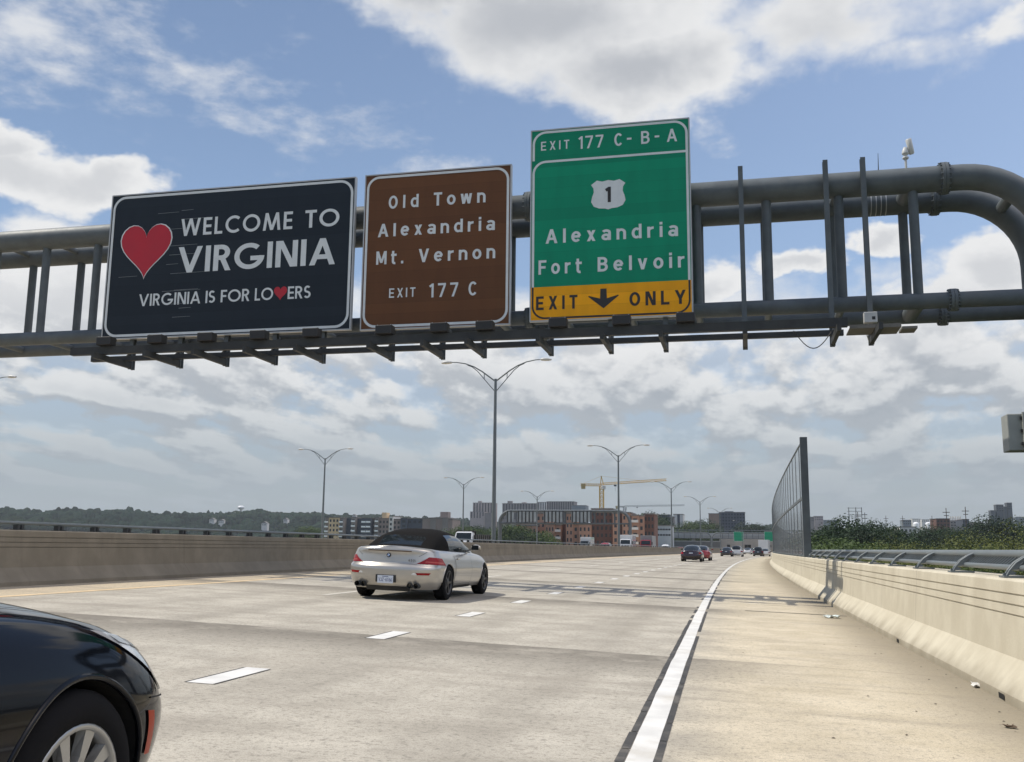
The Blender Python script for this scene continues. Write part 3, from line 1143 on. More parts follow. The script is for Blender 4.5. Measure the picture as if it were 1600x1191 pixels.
word(sg, M['sign_white'], 'Fort', sx_(.048), sx_(.325), sz_(.235), cp, YS - .004, .172)
word(sg, M['sign_white'], 'Belvoir', sx_(.425), sx_(.962), sz_(.235), cp, YS - .004, .172)
# route shield
sh = [(.0, .0), (.10, .035), (.27, .05), (.42, .12), (.50, .28), (.47, .45), (.42, .60), (.43, .74), (.50, .86), (.33, 1.0), (.17, .955), (.0, .995)]
sh = sh + [(-a, b) for a, b in sh[-2:0:-1]]
mb = MB()
scx, scz, sw, shh = sx_(.494), sz_(.555), W_ * .218, H_ * .155
fan(mb, [(scx + a * sw, scz + b * shh) for a, b in sh], YS - .004, c=(scx, scz + shh * .5))
mb.build('route_shield', M['sign_white'], sg, True)
word(sg, M['sign_black'], '1', scx - .075, scx + .06, scz + shh * .24, shh * .52, YS - .009, .20)
word(sg, M['sign_black'], 'EXIT', sx_(.034), sx_(.298), sz_(.052), H_ * .070, YS - .012, .18)
word(sg, M['sign_black'], 'ONLY', sx_(.622), sx_(.966), sz_(.052), H_ * .070, YS - .012, .18)
mb = MB()
ax, az = sx_(.461), sz_(.047)
aw, ah = W_ * .096, H_ * .100
for side in (-1, 1):
    q = [(0, 0), (1.0, .62), (.95, .66), (.22, .50), (.20, 1.0), (0, 1.0)]
    fan(mb, [(ax + side * a * aw, az + b * ah) for a, b in q], YS - .0115, c=(ax + side * .12 * aw, az + .45 * ah))
mb.build('down_arrow', M['sign_black'], sg, True)

# floodlights on the lamp rail
fl_n = [('dark welcome sign', 5), ('brown sign', 3), ('green exit sign', 3)]
fl_x = [-17.56, -15.94, -14.39, -12.80, -11.25, -9.16, -7.64, -6.41, -4.48, -2.86, -1.27]
ordn = {5: ['first', 'second', 'third', 'fourth', 'fifth'], 3: ['first', 'second', 'third']}
proto = None
i = 0
for sname, cnt in fl_n:
    for k in range(cnt):
        lab = 'black box floodlight on the lamp rail below the %s, %s from the left' % (sname, ordn[cnt][k])
        if proto is None:
            proto = thing('sign_floodlight', lab, 'floodlight', (fl_x[i], 24.44, RZ + .222), 0, 'floodlights below the gantry signs')
            proto.scale = (1.1, 1.0, .9)
            MB().bevbox(-.21, .21, -.16, .13, .02, .29, .02).build('housing', M['black_plastic'], proto)
            MB().add([(-.18, .14, .06), (.18, .14, .06), (.18, .19, .26), (-.18, .19, .26), (-.18, .132, .06), (.18, .132, .06), (.18, .132, .26), (-.18, .132, .26)],
                     [(0, 1, 2, 3), (0, 4, 5, 1), (1, 5, 6, 2), (2, 6, 7, 3), (3, 7, 4, 0)]).build('lens', M['glass'], proto)
            MB().box(-.16, -.12, -.02, .02, -.001, .02).box(.12, .16, -.02, .02, -.001, .02).bar((.16, 0, .02), (.34, .35, -.02), .03, .03).build('mount', M['steel_dark'], proto)
            mb = MB()
            for dx in (-.17, .17):
                mb.path([(dx, -.1, .288), (dx, -.1, .31)], .012, 6)
            mb.build('screw_head', M['alu'], proto)
            o = proto
        else:
            o = copy_tree(proto)
            o['label'] = lab
            o.location.x = fl_x[i]
        i += 1

# traffic camera on top of the gantry, aerial, junction box, roadside cabinet
zt_ = EYE + Z_U + R_U
cx = 4.38
t = thing('traffic_camera', 'white traffic camera on a short post on top of the gantry', 'camera', (cx, GF, zt_ - .02))
t.scale = (.68, .68, .85)
MB().path([(0, 0, 0), (0, 0, .33)], .045, 12).build('post', M['lamp_head'], t)
WH = flat('white_enamel', (.52, .53, .52), .45)
MB().lathe([(.0, .33), (.09, .33), (.12, .36), (.12, .39), (.07, .40), (.07, .46), (.09, .47), (.13, .50), (.13, .53), (.11, .62), (.05, .72), (0, .73)], n=16).build('turret', WH, t)
mb = MB()
c0, c1 = Vector((.13, -.05, .95)), Vector((.24, .05, .52))
mb.path([c0 + (c0 - c1).normalized() * .02, c0, c1, c1 - (c0 - c1).normalized() * .03], [.08, .115, .105, .07], 14)
mb.build('camera_housing', WH, t)
MB().bar((.05, 0, .62), (.17, 0, .72), .06, .1).build('arm', WH, t)
o = MB().path([(3.70, GF + .1, zt_ - .05), (3.71, GF + .1, zt_ + .1), (3.72, GF + .1, zt_ + .52)], [.018, .012, .006], 6).build('aerial', M['black_plastic'])
tag(o, 'thin black whip aerial on the top pipe left of the traffic camera', 'aerial')
t = thing('junction_box', 'small pale junction box on the foot of the right hanger', 'junction box', (3.22, 25.66, EYE + 5.62))
MB().bevbox(-.16, .16, -.1, .08, 0, .27, .015).build('box', M['lamp_head'], t)
MB().box(.03, .11, -.106, -.1005, .07, .15).build('socket', M['black_plastic'], t)
MB().path([(-.05, .0, .0), (-.12, -.05, -.25), (-.05, .05, -.45)], .015, 6).build('cable', M['lamp_head'], t)
# cabinet fixed to the front column, reaching in over the wall
CBX0, CBX1, CBZ0, CBZ1 = 6.02, 7.33, EYE + 2.33, EYE + 3.19
t = thing('equipment_cabinet', 'grey metal equipment cabinet on the right gantry column, at the right edge', 'cabinet', ((CBX0 + CBX1) / 2, 25.2, CBZ0))
CG = mat('cabinet_grey', (.27, .28, .26), .5, .1, .1, 3, dirt=((.18, .17, .15), .4))
mb = MB().bevbox(CBX0 + .02, CBX1, 24.99, 25.55, CBZ0, CBZ1, .02)
mb.build('box', CG, t, True)
MB().bevbox(CBX0 + .33, CBX1 + .03, 24.90, 24.989, CBZ0 + .02, CBZ1 + .03, .012).build('door', CG, t, True)
mb = MB()
for z in (.12, .42, .72):
    mb.box(CBX0 + .29, CBX0 + .328, 24.93, 24.987, CBZ0 + z, CBZ0 + z + .07)
mb.build('hinge', M['black_plastic'], t, True)
MB().bar((CBX1 - .2, 25.55, CBZ0 + .3), (GX1, 26.3, CBZ0 + .3), .1, .1).build('bracket', M['steel'], t, True)


# ------------------------------------------------------------------ road deck
def ys(y0, y1, near=1.2, grow=1.05):
    o = [y0]
    st = near
    while o[-1] < y1:
        o.append(min(y1, o[-1] + st))
        if o[-1] > 30:
            st *= grow
    return o


def strip_mesh(mb, u0, u1, ylist, dz=0., mi=0):
    P = [[(u + curve(y), y, road_z(u) + dz) for u in (u0, u1)] for y in ylist]
    return mb.grid(P, mi, False, flip=True)


UL, UR = -12.75, 2.35
YL = ys(-14, 660)
us = [UL - .5, -11.2, -7.7, -4.0, -.5, UR + .5]
mb = MB()
mb.grid([[(u + curve(y), y, road_z(u)) for u in us] for y in YL], 0, False, flip=True)
mb.grid([[(u + curve(y), y, road_z(u) - .9) for u in (us[0], us[-1])] for y in YL], 0, False)
road = tag(mb.build('road', M['road']), kind='structure')


def marking(name, mb, m_):
    o = mb.build(name, m_)
    o.parent = road
    return o


mb = MB()
rr = random.Random(3)
# right edge line: its edges a little ragged
yl = ys(-4, 330, .6)
P = []
for y in yl:
    j = rr.uniform(-.006, .006) if y < 40 else 0
    P.append([(u + curve(y), y, road_z(u) + .004) for u in (-.565 + j, -.413 + j * .6)])
mb.grid(P, 0, False, flip=True)
marking('edge_line', mb, M['white_paint'])
mb = MB()
for (a, b, keep) in ((-.618, -.568, .98), (-.410, -.365, .95)):
    y = 3.
    while y < 60:
        keep = (.98 if y < 17 else .35) if a < -.55 else (.97 if y < 12 else .75)
        L = rr.uniform(.35, .9)
        if rr.random() < keep:
            j0, j1 = rr.uniform(-.005, .005), rr.uniform(-.005, .005)
            q = [(a + j0, y), (a + j1, y + L - .02), (b, y + L - .02), (b, y)]
            mb.poly([(u + curve(yy), yy, road_z(u) + .0036) for u, yy in reversed(q)])
        y += L
marking('contrast_edge', mb, M['black_paint'])
mb, mk = MB(), MB()
for k in range(36):
    y = 7.3 + 4.03 * k - 8.06
    strip_mesh(mb, -4.14, -3.915, [y, y + .5, y + 1.02], .004)
    if y < 60:
        for a, b in ((-4.165, -4.143), (-3.912, -3.895)):
            strip_mesh(mk, a, b, [y, y + 1.0], .0036)
marking('lane_line', mb, M['white_paint'])
marking('contrast_edge', mk, M['black_paint'])
mb = MB()
for k in range(24):
    y = 6.4 + 12.2 * k
    strip_mesh(mb, -7.78, -7.63, [y, y + 1.5, y + 3.05], .004)
marking('lane_line', mb, mat('worn_white_paint', (.54, .51, .45), .75, 0, .12, 3, dirt=((.42, .39, .33), .7)))
mb = MB()
strip_mesh(mb, -11.28, -11.08, ys(-4, 330, 1.), .004)
marking('yellow_line', mb, M['yellow_paint'])
# steel expansion joint on the shoulder
mb = MB()
for y in (21.0,):
    P = [[(u + curve(yy), yy, road_z(u) + .005) for u in np.linspace(.35, 2.3, 8)] for yy in (y, y + .09)]
    mb.grid(P, 0, False)
marking('expansion_joint', mb, M['asphalt_seal'])
# hard little crumbs of grit and litter on the shoulder: nobody could count them
mb = MB()
for k in range(190):
    u = rr.choice([rr.gauss(1.85, .35), rr.uniform(-.2, 2.2), rr.gauss(2.1, .15)])
    u = min(2.25, u)
    y = 5.5 + 26 * rr.random() ** 1.6
    s_ = rr.choice([.005, .006, .008, .013])
    x, z = u + curve(y), road_z(u)
    a = rr.uniform(0, 6)
    pts = [(x + s_ * math.cos(a + t) * rr.uniform(.6, 1.5), y + s_ * math.sin(a + t) * rr.uniform(.6, 1.5), z + .0045) for t in (0, 1.4, 2.9, 4.5)]
    top = (x, y, z + s_ * .8)
    mb.add(pts + [top], [(0, 1, 4), (1, 2, 4), (2, 3, 4), (3, 0, 4)])
tag(mb.build('grit', mat('dark_grit', (.10, .085, .065), .9, 0, .4, 20)), 'dark grit and crumbs scattered over the shoulder', 'grit', kind='stuff')


def crumpled(name, px, py, size, m_, lab, h=.05):
    d = ray(px, py)
    t = -EYE / (d.z - BANK * d.x * 1.0)
    for _ in range(4):
        x, y = d.x * t, d.y * t
        t = (road_z(x - curve(y)) - EYE) / d.z
    x, y = d.x * t, d.y * t
    z = road_z(x - curve(y)) + .006
    r2 = random.Random(px)
    P = []
    for i in range(7):
        row = []
        for j in range(6):
            row.append((x + (i / 6 - .5) * size + r2.uniform(-.02, .02), y + (j / 5 - .5) * size * .8 + r2.uniform(-.02, .02), z + r2.uniform(0, h)))
        P.append(row)
    o = MB().grid(P, 0, False, flip=True).build(name, m_)
    md = o.modifiers.new('thickness', 'SOLIDIFY')
    md.thickness = .003
    return tag(o, lab, 'litter')


crumpled('paper_litter', 1300, 966, .27, flat('pale_wrapper', (.62, .68, .66), .5), 'crumpled pale wrapper lying on the shoulder joint near the wall', .06)
crumpled('paper_litter', 1534, 1075, .16, flat('white_scrap', (.72, .70, .66), .6), 'small white scrap of litter at the foot of the right wall beside a drain', .05)
crumpled('leaf_litter', 1578, 1138, .07, flat('brown_scrap', (.11, .075, .05), .8), 'dark brown scrap lying on the shoulder in the lower right corner', .02)


# ------------------------------------------------------------------ concrete parapets
def parapet(name, label, prof, u_of, ylist, m_):
    """prof: (distance into the wall, height) round the section; u_of maps that distance to the road's u"""
    o = thing(name, label, 'barrier', (0, 0, 0))
    P = []
    for y in ylist:
        P.append([(u_of(d) + curve(y), y, road_z(u_of(0)) + h) for d, h in prof])
    mb = MB()
    mb.grid(P, 0, False)
    b = mb.build('wall', m_, o)
    fix_normals(b)
    return o, b


G = []
for h in (.895, .80, .71):
    G.append(h)


def prof_grooved():
    f = lambda h: .255 + (h - .33) / (1.03 - .33) * .05
    p = [(0, -.05), (0, .076), (.18, .33)]
    p = [(0, -.05), (.0, .08), (.205, .335)]
    for h in reversed(G):
        a = f(h) - .05
        p += [(a, h - .0085), (a + .014, h - .0075), (a + .014, h + .0075), (a, h + .0085)]
    p += [(f(1.01) - .05, 1.01), (f(1.03) - .03, 1.03), (.80, 1.03), (.80, -1.2)]
    return p


PR = prof_grooved()
# the wall is in two pours: a narrow open gap lies between them
YP = ys(-10, 420, .9, 1.06)
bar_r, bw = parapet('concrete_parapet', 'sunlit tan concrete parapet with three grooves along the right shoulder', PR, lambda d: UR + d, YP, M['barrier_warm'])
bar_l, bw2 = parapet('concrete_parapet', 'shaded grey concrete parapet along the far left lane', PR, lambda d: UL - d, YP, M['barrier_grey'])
# drains at the foot of the right parapet
for px, py in ((1403, 1000), (1565, 1082), (1232, 912)):
    d = ray(px, py)
    t = 9.
    for _ in range(30):
        y = d.y * t
        x = UR + .0 + curve(y)
        t = x / d.x
    y = d.y * t
    x0_ = UR + curve(y)
    z = road_z(UR)
    mb = MB()
    mb.add([(x0_ - .004, y - .10, z + .014), (x0_ - .004, y + .10, z + .014), (x0_ - .004, y + .10, z + .062), (x0_ - .004, y - .10, z + .062)], [(0, 3, 2, 1)])
    mb.build('drain_opening', M['well'], bar_r)
    continue
    mb.box(x0_ - .02, x0_ + .01, y - .19, y - .162, z + .002, z + .125).box(x0_ - .02, x0_ + .01, y + .162, y + .19, z + .002, z + .125).box(x0_ - .02, x0_ + .01, y - .161, y + .161, z + .102, z + .125)
    mb.build('drain_frame', M['barrier_warm'], bar_r)


# ------------------------------------------------------------------ railings
def right_railing():
    t = thing('bridge_railing', 'grey tube railing with slanted posts and balusters on top of the right parapet', 'railing', (0, 0, 0))
    zt0 = road_z(UR) + 1.03
    yl_ = ys(-6, 260, 1.2, 1.05)

    def pts(u, z):
        return [(u + curve(y), y, zt0 + z) for y in yl_]
    MB().path(pts(UR + .62, .225), .047, 12).build('top_rail', M['rail'], t)
    MB().path(pts(UR + .48, .095), .028, 10).build('lower_rail', M['rail'], t)
    y = -3.4
    n = 0
    post = base = None
    while y < 230:
        x = curve(y)
        if post is None:
            mb = MB()
            arcp = [(UR + .34, 0.0), (UR + .37, .05), (UR + .43, .12), (UR + .51, .175), (UR + .60, .215)]
            for k in (-1, 1):
                mb.path([(a, k * .042, b + .02) for a, b in arcp], .013, 6, smooth=False)
            for i in range(4):
                (a, b), (c, d_) = arcp[i], arcp[i + 1]
                mb.add([(a + .005, -.05, b + .025), (a + .005, .05, b + .025), (c + .005, .05, d_ + .025), (c + .005, -.05, d_ + .025),
                        (a + .06, -.05, b + .03), (a + .06, .05, b + .03), (c + .06, .05, d_ + .0), (c + .06, -.05, d_ + .0)],
                       [(0, 1, 2, 3), (7, 6, 5, 4), (0, 3, 7, 4), (1, 5, 6, 2)])
            mb.box(UR + .30, UR + .56, -.11, .11, .002, .02)
            mb.box(UR + .315, UR + .35, -.018, .018, .02, .045)
            post = mb.build('post', M['rail'], t)
            post.location = (x, y, zt0)
        else:
            c = post.copy()
            COL.objects.link(c)
            c.location = (x, y, zt0)
        y += 2.35
        n += 1
    mb = MB()
    y = -3.4
    while y < 60:
        x = curve(y)
        mb.bar((UR + .485 + x, y, zt0 + .11), (UR + .605 + x, y + .0, zt0 + .205), .018, .02)
        y += .118
    b = mb.build('baluster', M['rail'], t)
    tag(b, kind='stuff')
    for y in (10.42, 34.):
        for u, z, r in ((UR + .62, .225, .051), (UR + .48, .095, .032)):
            MB().path([(u + curve(y) , y, zt0 + z), (u + curve(y + .03), y + .03, zt0 + z)], r, 12).build('rail_sleeve', M['black_plastic'], t)
    return t


right_railing()


def left_railing():
    t = thing('bridge_railing', 'low dark rail on stub posts on top of the shaded left parapet', 'railing', (0, 0, 0))
    zt0 = road_z(UL) + 1.03
    yl_ = ys(-6, 300, 1.2, 1.06)
    MB().path([(UL - .42 + curve(y), y, zt0 + .135) for y in yl_], .034, 8).build('top_rail', M['rail'], t)
    y = 8.3
    post = None
    k = 0
    while k < 95:
        if post is None:
            post = MB().box(-.05, .05, -.09, -.02, .002, .10).box(-.05, .05, .02, .09, .002, .10).box(-.09, .09, -.12, .12, .0015, .012).build('post', M['steel_dark'], t)
            c = post
        else:
            c = post.copy()
            COL.objects.link(c)
        c.location = (UL - .42 + curve(y), y, zt0)
        y += 1.18 if y < 60 else 2.36
        k += 1


left_railing()


# ------------------------------------------------------------------ noise wall on the right
def noise_wall():
    t = thing('noise_wall', 'tall clear panelled noise wall with dark posts standing on the right parapet', 'noise wall', (0, 0, 0))
    zt0 = road_z(UR) + 1.03
    uu = UR + .40
    Hh = 4.28
    yy = [38.2 + 2.66 * i for i in range(75)]
    PX = []
    gp = make_glass_panel('smoky_acrylic_panel', (.20, .22, .235), .62, .16)
    for i, y in enumerate(yy):
        u = uu
        mb = MB()
        if i == 0:
            mb.box(u - .11 + curve(y), u + .15 + curve(y), y - .10, y + .16, zt0 + .002, zt0 + Hh + .1)
        else:
            mb.box(u - .017 + curve(y), u + .017 + curve(y), y - .025, y + .025, zt0 + .002, zt0 + Hh)
            mb.box(u - .08 + curve(y), u + .08 + curve(y), y - .09, y + .09, zt0 + .0015, zt0 + .03)
        mb.build('post', M['steel'], t)
    for i in range(len(yy) - 1):
        a, b = yy[i] + (.19 if i == 0 else .028), yy[i + 1] - .028
        for z0, z1 in ((.08, 2.15), (2.26, Hh - .03)):
            mb = MB()
            xa, xb = uu + curve(a), uu + curve(b)
            mb.add([(xa - .006, a, zt0 + z0), (xb - .006, b, zt0 + z0), (xb - .006, b, zt0 + z1), (xa - .006, a, zt0 + z1)], [(0, 3, 2, 1)])
            o = mb.build('panel', gp, t)
    Y2 = [y for y in np.linspace(yy[0] + .2, yy[-1], 60)]
    for z, hh in ((2.152, .106), (Hh - .028, .05), (.03, .048)):
        mb = MB()
        P = []
        for y in Y2:
            x = uu + curve(y)
            P.append([(x - .03, y, zt0 + z), (x + .03, y, zt0 + z), (x + .03, y, zt0 + z + hh), (x - .03, y, zt0 + z + hh), (x - .03, y, zt0 + z)])
        mb.grid(P, 0, False)
        o = mb.build('rail', M['steel'], t)
    return t


noise_wall()

# ------------------------------------------------------------------ other carriageway and the land
mb = MB()
P = [[(u + curve(y), y, zz) for u, zz in ((UL - .62, road_z(UL) - .35), (-16.4, .28), (-40, .30), (-95, .30))] for y in ys(-14, 660)]
mb.grid(P, 0, False, flip=True)
tag(mb.build('road', M['road']), kind='structure')
mb = MB()
# land: flat by the river, a wooded ridge to the left beyond
def ridge(x, y):
    az = math.atan2(x, y)
    px = 1166 + math.tan(az) * FPX
    prof = [(-2600, 40), (-400, 66), (0, 66), (200, 66), (380, 70), (560, 70), (640, 63), (740, 58), (850, 50), (1000, 52), (1200, 50), (1270, 34), (1420, 18), (1600, 12), (2400, 10)]
    top = np.interp(px, [p[0] for p in prof], [p[1] for p in prof])
    d = math.hypot(x, y)
    k = min(1, max(0, (d - 1450) / 800))
    k = k * k * (3 - 2 * k)
    top = top + 2.5 * math.sin(px * .021) + 2. * math.sin(px * .053 + 1.7)
    return -10 + k * (top + 10 - 14 - 0)
gx = list(np.linspace(-9000, -3200, 8)) + list(np.linspace(-3000, 1500, 60)) + list(np.linspace(1700, 9000, 8))
gy = [-2000, -800, 0, 400, 800, 1100] + list(np.linspace(1300, 3200, 28)) + [3600, 4200, 5200, 7000, 9000]
mb.grid([[(x, y, ridge(x, y)) for x in gx] for y in gy], 0, True, flip=True)
tag(mb.build('ground', M['ground']), kind='structure')


# ------------------------------------------------------------------ street lamps
def lamp_proto(label, loc):
    t = thing('street_lamp', label, 'street lamp', loc, 0, 'twin arm street lamps along the bridge')
    Hp = 12.75
    MB().path([(0, 0, -.4), (0, 0, .5), (0, 0, Hp)], [.17, .165, .095], 14).lathe([(.26, -.4), (.26, .02), (.2, .06)], n=14).build('pole', M['lamp_pole'], t)
    for s in (-1, 1):
        mb = MB()
        arm = [(0, Hp - .18), (.45, Hp + .15), (1.0, Hp + .56), (1.6, Hp + .92), (2.25, Hp + 1.17), (2.9, Hp + 1.29), (3.35, Hp + 1.31)]
        mb.path([(s * a, 0, b) for a, b in arm], [.055, .055, .052, .048, .042, .036, .034], 8)
        low = [(0, Hp - .95), (.5, Hp - .38), (1.0, Hp + .20), (1.35, Hp + .60), (1.75, Hp + .92), (2.1, Hp + 1.06)]
        mb.path([(s * a, 0, b) for a, b in low], .030, 8)
        mb.path([(s * .84, 0, Hp + .01), (s * .84, 0, Hp + .44)], .028, 6)
        mb.build('arm', M['lamp_pole'], t)
        mb = MB()
        P = []
        for i, (x, wd, za, zb_) in enumerate(((3.25, .05, 1.27, 1.34), (3.33, .13, 1.22, 1.40), (3.55, .17, 1.19, 1.43), (3.85, .16, 1.19, 1.40), (4.05, .08, 1.22, 1.34))):
            P.append([(s * x, wd * math.cos(2 * PI * k / 10), Hp + (za + zb_) / 2 + (zb_ - za) / 2 * math.sin(2 * PI * k / 10)) for k in range(11)])
        mb.grid(P, 0, True)
        mb.build('lamp_head', M['lamp_head'], t)
    return t


lamp_spots = [
    ((771, 848), 68, 'tallest twin arm street lamp, beyond the left parapet below the brown sign'),
    ((967, 850), 128, 'twin arm street lamp standing right of the yellow crane mast'),
    ((1050, 850), 200, 'twin arm street lamp third along the row, right of the tip of the crane jib'),
    ((1095, 850), 257, 'twin arm street lamp fourth along the row, smallest before the green sign'),
    ((503, 840), 128, 'twin arm street lamp in front of the wooded hill, left of the tan apartments'),
    ((723, 840), 185, 'twin arm street lamp behind the white dump truck'),
    ((839, 840), 231, 'small twin arm street lamp behind the far empty gantry'),
    ((-68, 850), 68, 'street lamp whose lamp head alone shows at the left edge below the gantry'),
    ((1126, 850), 330, 'faint far street lamp just left of the distant green sign'),
    ((1160, 850), 470, 'faintest far street lamp, right of the distant green sign'),
]
lp = None
for (px, py), Y, lab in lamp_spots:
    p = at(px, py, Y)
    if lp is None:
        lp = lamp_proto(lab, (p.x, p.y, .31))
    else:
        c = copy_tree(lp)
        c['label'] = lab
        c.location = (p.x, p.y, .31)
# dark transformer box by the nearest lamp
p = at(786, 850, 66)
t = thing('control_box', 'low dark control box at the foot of the tallest street lamp', 'control box', (p.x, 66, 1.0))
MB().bevbox(-.35, .35, -.25, .25, -.7, .12, .04).bevbox(-.75, -.40, -.2, .2, -.7, -.1, .04).build('box', M['steel_dark'], t)
MB().box(-.30, .30, -.262, -.251, -.5, .05).build('door', M['black_plastic'], t)


# ------------------------------------------------------------------ vehicles
def interp(xs_, ys_):
    return lambda v: float(np.interp(v, xs_, ys_))


def smooth_interp(xs_, ys_):
    """Catmull-Rom through the given points"""
    xs_, ys_ = list(xs_), list(ys_)

    def f(v):
        if v <= xs_[0]:
            return ys_[0]
        if v >= xs_[-1]:
            return ys_[-1]
        i = max(k for k in range(len(xs_) - 1) if xs_[k] <= v)
        h = xs_[i + 1] - xs_[i]
        t = (v - xs_[i]) / h

        def slope(k):
            if k == 0:
                return (ys_[1] - ys_[0]) / (xs_[1] - xs_[0])
            if k == len(xs_) - 1:
                return (ys_[-1] - ys_[-2]) / (xs_[-1] - xs_[-2])
            return (ys_[k + 1] - ys_[k - 1]) / (xs_[k + 1] - xs_[k - 1])
        m0, m1 = slope(i) * h, slope(i + 1) * h
        t2, t3 = t * t, t * t * t
        return (2 * t3 - 3 * t2 + 1) * ys_[i] + (t3 - 2 * t2 + t) * m0 + (-2 * t3 + 3 * t2) * ys_[i + 1] + (t3 - t2) * m1
    return f


class Hull:
    """car body shell: stacked plan outlines from sill to shoulder, closed by a crowned top"""
    def __init__(s, L, W, zb, shoulder, crown, rear, front, width, cr, cf, taper=None, nr=2.6, nf=2.4):
        s.L, s.W = L, W
        s.zb = zb
        s.zt = smooth_interp(*zip(*shoulder))
        s.crown = smooth_interp(*zip(*crown))
        s.yr = smooth_interp(*zip(*rear))      # t -> rear end y
        s.yf = smooth_interp(*zip(*front))     # t -> setback from the nose
        s.hw = smooth_interp(*zip(*width))     # t -> half width fraction
        s.cr, s.cf = cr, cf
        s.taper = smooth_interp(*zip(*taper)) if taper else (lambda y: 1.)
        s.nr, s.nf = nr, nf

    def P(s, k, t, off=0.):
        """k 0..1 rear quarter from the centre line, 1..2 side, 2..3 front quarter; right side"""
        p = s._P(k, t)
        if off:
            e = .004
            a = s._P(min(3, k + e), t) - s._P(max(0, k - e), t)
            b = s._P(k, min(1, t + e)) - s._P(k, max(0, t - e))
            n = a.cross(b)
            if n.length > 1e-12:
                p = p + n.normalized() * off
        return p

    def _P(s, k, t):
        yr, yf = s.yr(t), s.L - s.yf(t)
        hw = s.W / 2 * s.hw(t)
        if k <= 1:
            a = k * PI / 2
            X = hw * s.taper(yr + s.cr) * math.sin(a) ** (2 / s.nr)
            y = yr + s.cr * (1 - math.cos(a) ** (2 / s.nr))
        elif k <= 2:
            y = yr + s.cr + (k - 1) * (yf - s.cf - yr - s.cr)
            X = hw * s.taper(y)
        else:
            a = (3 - k) * PI / 2
            X = hw * s.taper(yf - s.cf) * math.sin(a) ** (2 / s.nf)
            y = yf - s.cf * (1 - math.cos(a) ** (2 / s.nf))
        zt = s.zt(y)
        zb = s.zb(y) if callable(s.zb) else s.zb
        return Vector((X, y, zb + (zt - zb) * t))

    def ks(s, n=(14, 22, 16)):
        return [i / n[0] for i in range(n[0])] + [1 + i / n[1] for i in range(n[1])] + [2 + i / n[2] for i in range(n[2] + 1)]

    def side_x(s, y, z):
        best = min((abs(s.P(k, .5).y - y), k) for k in [i / 60 for i in range(20, 181)])[1]
        zb = s.zb(y) if callable(s.zb) else s.zb
        t = min(1, max(0, (z - zb) / (s.zt(y) - zb)))
        for _ in range(12):
            best += (y - s.P(best, t).y) * .25
            best = min(3, max(0, best))
        return s.P(best, t).x

    def lip(s, axle, r, rad, root, m_, a0=-8, a1=188):
        for sg_ in (-1, 1):
            pts = []
            for i in range(33):
                a = math.radians(a0 + (a1 - a0) * i / 32)
                y, z = axle[0] + r * math.cos(a), axle[1] + r * math.sin(a)
                pts.append((sg_ * (s.side_x(y, z) - rad * .35), y, z))
            MB().path(pts, rad, 8).build('arch_lip', m_, root)

    def seam(s, path, root, name='shut_line', wid=.006, off=.0055, mirror=True):
        """thin dark joint along (k, t) points"""
        for sg_ in ((1, -1) if mirror else (1,)):
            pts = [s.P(k, t, off) for k, t in path]
            mb = MB()
            for a, b in zip(pts, pts[1:]):
                n = Vector((a.x, 0, .2)).normalized()
                d = (b - a).normalized()
                x = d.cross(n).normalized() * (wid / 2)
                q = [a - x, b - x, b + x, a + x]
                mb.poly([(sg_ * p.x, p.y, p.z) for p in (q if sg_ > 0 else reversed(q))])
            mb.build(name, M['well'], root)

    def mesh(s, mb, nt=16, n=(14, 22, 16), nc=10):
        K_ = s.ks(n)
        T = [i / nt for i in range(nt + 1)]
        R = [[s.P(k, t) for t in T] for k in K_]
        Lf = [[Vector((-p.x, p.y, p.z)) for p in r] for r in R]
        mb.grid(R, 0, True, flip=False)
        mb.grid(Lf, 0, True, flip=True)
        cap = []
        for r in R:
            e = r[-1]
            row = []
            for j in range(nc + 1):
                f = -1 + 2 * j / nc
                row.append((e.x * f, e.y, e.z + s.crown(e.y) * (1 - abs(f) ** 2.2)))
            cap.append(row)
        mb.grid(cap, 0, True, flip=False)
        bot = [[(-r[0].x, r[0].y, r[0].z), (r[0].x, r[0].y, r[0].z)] for r in R]
        mb.grid(bot, 0, False, flip=True)
        return mb

    def top(s, x, y):
        """height of the crowned top at (x, y)"""
        # half width of the outline at t = 1
        best = min((abs(s.P(k, 1).y - y), k) for k in s.ks((10, 30, 10)))[1]
        e = s.P(best, 1).x
        f = min(1, abs(x) / max(e, .05))
        return s.zt(y) + s.crown(y) * (1 - f ** 2.2)

    def patch(s, mb, corners, off=.006, n=8, m_=6, mirror=False, mi=0):
        """sheet over the shell between four (k, t) corners: bottom-rear, bottom-front, top-front, top-rear"""
        (a, b, c, d) = corners
        G_ = []
        for i in range(n + 1):
            u = i / n
            row = []
            for j in range(m_ + 1):
                v = j / m_
                k = (a[0] * (1 - u) + b[0] * u) * (1 - v) + (d[0] * (1 - u) + c[0] * u) * v
                t = (a[1] * (1 - u) + b[1] * u) * (1 - v) + (d[1] * (1 - u) + c[1] * u) * v
                p = s.P(k, t, off)
                row.append((-p.x, p.y, p.z) if mirror else p)
            G_.append(row)
        mb.grid(G_, mi, True, flip=mirror)
        return mb


